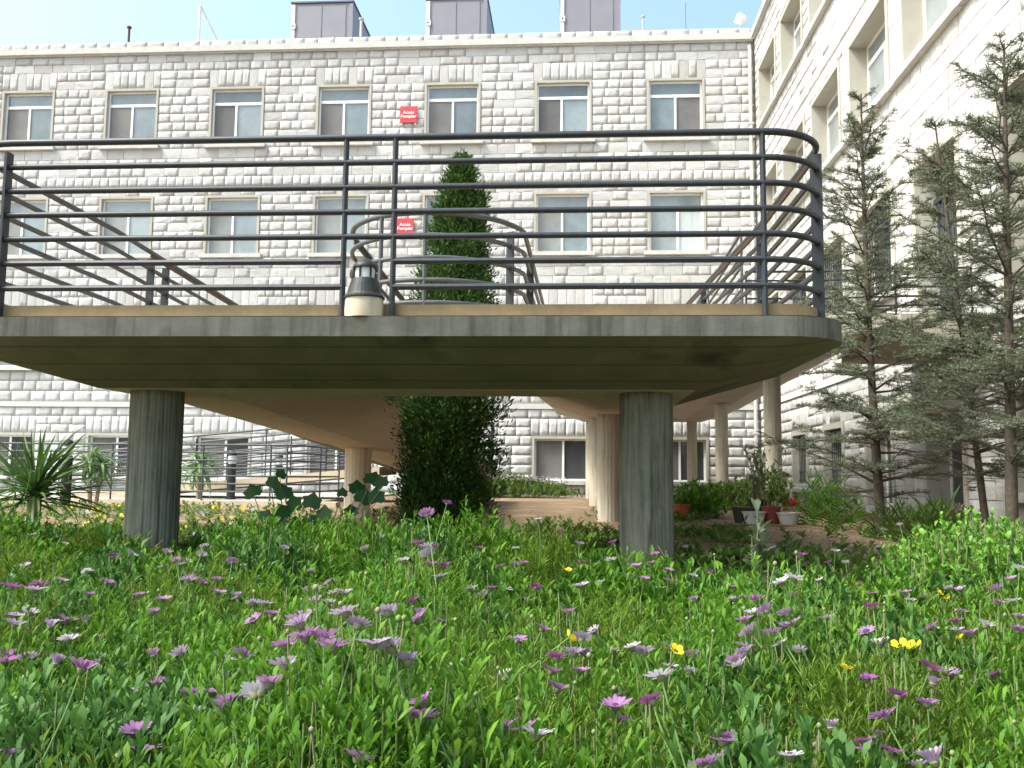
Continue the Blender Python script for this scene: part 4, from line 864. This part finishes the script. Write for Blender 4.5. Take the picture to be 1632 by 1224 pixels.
# cedars
M_CEDAR_ = M_CEDAR
def cedar(base, top, R0, zlow, nb, seed, label, side=None, tr=.075, dens=1.0):
    r = random.Random(seed); e = empty('cedar_tree', base, label, 'tree', 'cedars by the wing'); H = Vector(top) - Vector(base); tk = smooth_path((0, 0, -.05), H, (r.uniform(-.06, .06), r.uniform(-.06, .06), 0), 10)
    MB().tube(tk, [tr*(1 - .93*i/9)**.9 + .004 for i in range(10)], 9).build('trunk', M_BARK, e, True)
    limbs = MB(); PB = []; DB = []; SB = []
    def tuft(p, d, k):
        for _ in range(k):
            dd = (d*.35 + Vector((r.gauss(0, .6), r.gauss(0, .6), r.gauss(.35, .5)))).normalized(); PB.append(tuple(p)); DB.append(tuple(dd)); SB.append(r.uniform(.028, .052))
    def at(t): f = t*9; i = min(8, int(f)); return tk[i].lerp(tk[i + 1], f - i)
    for i in range(nb):
        t = zlow + (1 - zlow)*min(.985, max(0, (i + r.gauss(0, 3.0))/nb)); a = i*2.399 + r.uniform(-.4, .4)
        L_ = R0*(1 - t)**.72*(r.uniform(.35, .8) if r.random() < .55 else r.uniform(.8, 1.4)) + .09
        if side: L_ *= side(a, t)
        p0 = at(t); up_ = .10 + .75*t + r.uniform(-.2, .25); d = Vector((math.cos(a), math.sin(a), up_)).normalized(); droop = (-.16*(1 - t) + r.uniform(-.1, .18))*L_
        pts_ = [p0 + d*L_*q + Vector((0, 0, droop*q*q)) + Vector((r.gauss(0, .012), r.gauss(0, .012), r.gauss(0, .012)))*L_ for q in (0, .25, .5, .75, 1)]
        limbs.tube(pts_, [.012*(1 - t)*L_ + .006, .008, .006, .004, .002], 5)
        dead = t < zlow + .12 and r.random() < .45
        nt_ = int((6 + 24*L_)*dens*r.uniform(.55, 1.25))
        for k in range(nt_):
            q = r.uniform(.12, 1); f = q*4; j = min(3, int(f)); b = pts_[j].lerp(pts_[j + 1], f - j)
            sa = r.choice((-1, 1))*r.uniform(.5, 1.2); sd_ = Vector((math.cos(a + sa), math.sin(a + sa), r.uniform(-.15, .35))).normalized(); l2 = L_*.30*(1.15 - q)*r.uniform(.5, 1.2) + .05
            end = b + sd_*l2 + Vector((0, 0, -.06*l2)); limbs.tube([b, end], [.004, .002], 4, False)
            if dead: continue
            m_ = max(2, int(l2/.030))
            for z in range(m_): tuft(b.lerp(end, (z + r.random())/m_), sd_, 6)
        if not dead:
            for k in range(int(10*L_) + 3): q = r.uniform(.3, 1); f = q*4; j = min(3, int(f)); tuft(pts_[j].lerp(pts_[j + 1], f - j), d, 7)
    for k in range(30): tuft(at(r.uniform(.8, 1)), Vector((0, 0, 1)), 4)
    limbs.build('branches', M_BARK, e)
    P_ = np.array(PB); S_ = np.array(SB); V_, F_ = leaves_np(P_, np.array(DB), rnd_dir(len(P_)), S_, S_*.15, .0, .05)
    ob('crown', mk_np('crown', V_, F_, 3, M_CEDAR), e)
b1 = atZ(1405, 832, G0); b1 = ray(1405, 845)*(10.6/ray(1405, 845).y); b1.z = G0
cedar(b1, atY(1372, 150, 10.6), 1.5, .08, 104, 3, 'young grey-green cedar nearest the walkway corner', tr=.055)
b2 = ray(1612, 850)*(8.6/ray(1612, 850).y); b2.z = G0
cedar(b2, atY(1600, 70, 8.6), 1.7, .16, 112, 5, 'cedar with thick bare trunk at the right edge of the picture', tr=.055)
b3 = ray(1574, 840)*(9.7/ray(1574, 840).y); b3.z = G0
cedar(b3, atY(1490, 195, 9.7), 1.3, .14, 78, 9, 'slim leaning cedar between the two bigger cedars', tr=.036)
# sword-leaved plants
def sword_mesh(L, w, bend, m, seg=6, fold=.25):
    v = []; f = []
    for i in range(seg + 1):
        t = i/seg; a = bend*t*t; c = Vector((0, L*t*math.cos(a), L*t*math.sin(a)*-1)); ww = w*(.6 + 1.4*t)*(1 if t < .3 else 1 - ((t - .3)/.7)**1.6) if t < 1 else .0005; ww = max(ww, .0006)
        v += [(-ww/2, c.y, c.z + ww*fold), (0, c.y, c.z), (ww/2, c.y, c.z + ww*fold)]
        if i: k = 3*(i - 1); f += [(k, k + 1, k + 4, k + 3), (k + 1, k + 2, k + 5, k + 4)]
    return mk('leaf', v, f, m, True)
SWY = [sword_mesh(.56, .027, b, M_YUCCA) for b in (.06, .2, .42)]; SWD = [sword_mesh(.42, .034, b, M_DRAC) for b in (.35, .9, 1.3)]
def sword_plant(name, base, zc, n, meshes, sc, label, trunks, elev, group=None):
    e = empty(name, base, label, 'plant', group)
    for (dx, dy, top, r_) in trunks: MB().tube([(dx*.4, dy*.4, -.03), (dx*.7, dy*.7, top*.5), (dx, dy, top)], [r_*1.2, r_, r_], 8).build('stem', M_BARKY, e, True)
    for i in range(n):
        dx, dy, top, r_ = trunks[i % len(trunks)]; el = random.uniform(*elev); az = i*2.399 + random.uniform(-.3, .3)
        s = sc*random.uniform(.75, 1.1); o = ob('leaf', random.choice(meshes), e, (dx, dy, top + random.uniform(-.10, .03)), None, (s, s, s))
        o.rotation_euler = (el, random.uniform(-.5, .5), az)
yp = ray(55, 790)*(6.9/ray(55, 790).y)
sword_plant('yucca_plant', (yp.x, yp.y, G0), 0, 110, SWY, 1.12, 'big yucca with stiff dark sword leaves at the left edge', [(0, 0, .44, .05)], (-.25, 1.45))
dp_ = atZ(151, 808, G0)
sword_plant('strap_leaf_plant', (dp_.x, 14.7, G0), 0, 90, SWD, 1.05, 'small strap-leaved plant with two pale stems left of the column', [(-.09, 0, .78, .032), (.11, .05, .70, .03)], (-1.1, 1.35))
q = atY(318, 760, 18.2)
sword_plant('strap_leaf_plant', (q.x, 18.2, G0), 0, 60, SWD, 1.5, 'light green strap-leaved plant behind the path railing', [(0, 0, .75, .05)], (-.5, 1.4))
# generic bushes built from leafy shoots
def bush(name, c, rx, ry, h, n, ln, wd, m, label, cat='shrub', nl=14, six=False, lean=.35, group=None, base=.15, stem=True):
    e = empty(name, c, label, cat, group); pts = np.stack([RNG.normal(0, rx*.42, n), RNG.normal(0, ry*.42, n), np.zeros(n)], 1); d = np.sqrt((pts[:, 0]/rx)**2 + (pts[:, 1]/ry)**2)
    hs_ = h*np.clip(1.05 - .55*d**2, .25, 1.1)*RNG.uniform(.7, 1.08, n); V_, F_ = shoots(pts, hs_, nl, ln, wd, lean, 1.2, six, base); ob('foliage', mk_np('foliage', V_, F_, 3, m), e)
    if stem and n <= 100:
        for q_, h_ in zip(pts, hs_): MB().tube([tuple(q_), (q_[0] + random.gauss(0, .02), q_[1] + random.gauss(0, .02), h_*.9)], [.006, .003], 5).build('stem', M_STEM, e)
    elif stem: V_, F_ = stems_np(pts, pts + np.stack([RNG.normal(0, .03, n), RNG.normal(0, .03, n), hs_*.9], 1), .004); ob('stems', mk_np('stems', V_, F_, 3, M_STEM), e, kind='stuff')
    return e
p = ray(1572, 900)*(4.9/ray(1572, 900).y)
bush('leafy_shrub', (p.x, 4.9, ground_z(p.x, 4.9)), .55, .5, .46, 400, .036, .017, M_SHRUB, 'bright green leafy shrub in front of the cedars at right', nl=26, six=True)
p = atY(1112, 800, 13.6); bush('leafy_shrub', (p.x, 13.6, G0), .42, .4, .50, 150, .075, .03, M_SHRUB, 'dark leafy bush beside the slim column with orange blossoms', nl=22)
p = atY(870, 790, 24.0); bush('leafy_shrub', (-2.1, 24.6, G0), 2.2, .8, .62, 900, .09, .03, M_WEED, 'low purple-flowered hedge under the ground floor window', nl=16)
p = atY(1325, 790, 11.6); bush('reed_plant', (p.x, 11.6, G0), .40, .35, .58, 42, .16, .006, M_SHRUB, 'tall grassy green plant standing between pots and cedar', 'plant', nl=18, lean=.25, base=.02, stem=False)
p = atY(1185, 780, 17.5); bush('leafy_shrub', (p.x, 17.5, G0), .9, .6, .55, 240, .09, .04, M_WEED, 'low green bush behind the pots by the tall pale column', nl=18)
p = atY(1440, 800, 9.2); bush('grass_clump', (p.x, 9.2, G0), .4, .3, .30, 34, .16, .005, M_WEED, 'thin grassy clump at the foot of the first cedar', 'grass', nl=9, lean=.3, base=.02, stem=False)
p = atY(1488, 850, 7.4); bush('grass_clump', (p.x, 7.4, G0), .22, .25, .36, 26, .20, .008, M_WEED, 'upright grass blades between the shrub and the soil', 'grass', nl=7, lean=.2, base=.02, stem=False)
p = atY(1208, 900, 5.4); e = empty('pale_leaf_plant', (p.x, 5.4, G0 - .02), 'single upright plant with pale broad leaves in front of the pots', 'plant')
Pq = np.array([[0, 0, 0], [.02, .02, 0], [-.03, .01, 0]]); V_, F_ = shoots(Pq, np.array([.44, .36, .30]), 22, .085, .036, .06, 1.3, True, .15); ob('foliage', mk_np('foliage', V_, F_, 3, M_GREYLEAF), e)
for q_, h_ in zip(Pq, (.42, .33, .28)): MB().tube([tuple(q_), (q_[0], q_[1], h_)], [.006, .003], 5).build('stem', M_STEM, e)
bush('dead_bush', (atY(1500, 820, 10.6).x, 10.6, G0), .5, .4, .36, 160, .04, .012, mat('dry_twigs', (.36, .29, .2), .9, .1, island=[(.30, .24, .17), (.46, .40, .30)]), 'dry pale low bush under the cedars', nl=16)
# purple specks on the far hedge
n = 420; fx = RNG.normal(-2.1, 1.1, n); fy = 24.6 + RNG.normal(0, .3, n) - .35
V_, F_ = leaves_np(np.stack([fx, fy, G0 + .50 + .14*RNG.random(n) - .1*np.abs(fx + 2.1)/2], 1), np.concatenate([rnd_dir(n)[:, :2], RNG.normal(0, .2, (n, 1))], 1), np.tile([[0, 0, 1.]], (n, 1)), np.full(n, .06), np.full(n, .05))
hb = ob('hedge_blossoms', mk_np('hedge_blossoms', V_, F_, 3, M_MAUVE), kind='stuff'); tag(hb, 'mass of tiny mauve blossoms on the hedge below the window', 'blossoms')
# ivy-like plant with big dark leaves in front of the left ramp
def ivy_leaf(s):
    o = [(0, 0), (.34, -.14), (.62, .08), (.56, .36), (.66, .62), (.36, .72), (0, 1.05), (-.36, .72), (-.66, .62), (-.56, .36), (-.62, .08), (-.34, -.14)]
    v = [(0, .38, .0)] + [(x, y, -.10*abs(x) + .05*y) for x, y in o]; f = [(0, i + 1, (i + 1) % 12 + 1) for i in range(12)]
    return mk('leaf', [(a*s, b*s, c*s) for a, b, c in v], f, M_DARKLEAF)
IV = [ivy_leaf(.10), ivy_leaf(.082), ivy_leaf(.062)]
ip = ray(455, 860)*(6.0/ray(455, 860).y)
e = empty('ivy_plant', (ip.x, 6.0, G0), 'plant with large dark lobed leaves standing in front of the path', 'plant')
for u, v, s in ((405, 790, 0), (432, 776, 1), (446, 760, 2), (455, 793, 0), (470, 812, 0), (455, 825, 0), (495, 808, 0), (500, 838, 0), (470, 842, 1), (515, 828, 0), (448, 845, 1), (590, 770, 0), (570, 785, 0), (575, 800, 0), (610, 775, 1), (545, 790, 2), (600, 800, 0), (420, 830, 1), (530, 850, 1), (560, 820, 1)):
    w = ray(u, v)*((6.0 if u < 540 else 6.25)/ray(u, v).y); l = w - Vector((ip.x, 6.0, G0)); ob('leaf', IV[s], e, l, (random.uniform(.9, 1.9), random.uniform(-.5, .5), random.uniform(-.6, .6)))
    ft_ = Vector((l.x*.55 + random.uniform(-.05, .05), l.y*.5, 0)); MB().tube([ft_, ft_.lerp(l, .6) + Vector((0, .03, .03)), l], [.006, .004, .003], 5).build('stalk', M_STEM, e)
# ------------------------------------------------------------------ pots and small things by the wing
def pot(name, u, Y, prof, m, label, cat='pot'):
    p = atY(u, 830, Y); e = empty(name, (p.x, Y, G0 + .022), label, cat); k = len(prof)
    MB().lathe(prof, 24).build('bowl', m, e, True); rr, zz_ = max(prof); MB().lathe([(prof[-1][0]*.9, 0), (prof[-1][0]*.9, .01)], 20).build('earth', M_SOIL, e, loc=(0, 0, prof[-1][1] - .012)); return e
YP = 11.7
def wallpot(r0, r1, h, rim=.012): return [(r0, 0), (r1 - .008, h*.88), (r1, h*.885), (r1 + .006, h), (r1 - .008, h)]
bkt = pot('plant_pot', 1186, YP + .22, wallpot(.12, .155, .20), M_BKT, 'dark plastic pot tucked behind the left white bowl')
pot('plant_bowl', 1202, YP, wallpot(.105, .148, .15), M_BOWL, 'white plastic bowl left of the red pot')
rp = pot('plant_pot', 1229, YP + .12, wallpot(.105, .125, .215), M_TERRA, 'dark red pot between two white bowls')
wb = pot('plant_bowl', 1257, YP - .0, wallpot(.105, .15, .145), M_BOWL, 'white bowl holding a red-leaved plant right of the red pot')
bl = pot('plant_pot', 1212, YP + .5, wallpot(.12, .15, .3), M_BKT, 'tall dark pot behind the red pot')
orp = pot('plant_pot', 1086, 13.2, wallpot(.10, .13, .18), mat('orange_pot', (.40, .09, .04), .7, .2), 'small orange pot under the leafy bush near the column')
sl_ = MB().box(-.75, .62, -.22, .22, 0, .02).build('plank_tray', M_WOOD); sl_.location = (atY(1222, 830, YP).x, YP - .02, G0); tag(sl_, 'thin flat brown board lying under the pots', 'board')
p = atY(1212, 760, YP + .5); bush('potted_tree', (p.x, YP + .5, G0 + .31), .22, .2, .78, 26, .075, .034, M_GREYLEAF, 'loose pale-leaved shrub growing from the tall dark pot', 'plant', nl=13, lean=.22, base=.25)
p = atY(1236, 800, YP + .12); bush('potted_plant', (p.x, YP + .12, G0 + .23), .16, .14, .42, 22, .08, .03, M_WEED, 'bushy green plant growing in the red pot', 'plant', nl=14, lean=.25, base=.15)
p = atY(1259, 810, YP); e = empty('poinsettia', (p.x, YP, G0 + .165), 'small plant with bright red leaves in the right white bowl', 'plant')
Pq = np.array([[0, 0, 0], [.04, .02, 0], [-.05, 0, 0], [.07, -.01, 0]]); V_, F_ = shoots(Pq, np.array([.12, .14, .11, .12]), 9, .075, .03, .2, 1.5, True, .7); ob('foliage', mk_np('foliage', V_, F_, 3, mat('red_leaves', (.5, .03, .03), .6, .2, translucent=.25)), e)
for q_ in Pq: MB().tube([tuple(q_), (q_[0], q_[1], .12)], .004, 5).build('stem', M_STEM, e)
# stone bench and plank against the wing
p = atY(1283, 785, 20.2); e = empty('stone_bench', (XW - .42, 20.6, G0), 'low white stone bench below the ground floor wing window', 'bench')
bevel(MB().box(-.24, .24, -.9, .9, .30, .38).build('seat', M_SILL, e), .01)
for s in (-.6, .6): MB().box(-.2, .2, s - .1, s + .1, 0, .3).build('leg', M_SILL, e)
wbd = MB().box(-.12, .12, -.015, .015, 0, .75).build('leaning_board', M_WOOD); wbd.location = (XW - .35, 22.1, G0); wbd.rotation_euler = (.0, .22, -1.2); tag(wbd, 'brown plank leaning against the wing wall', 'board')
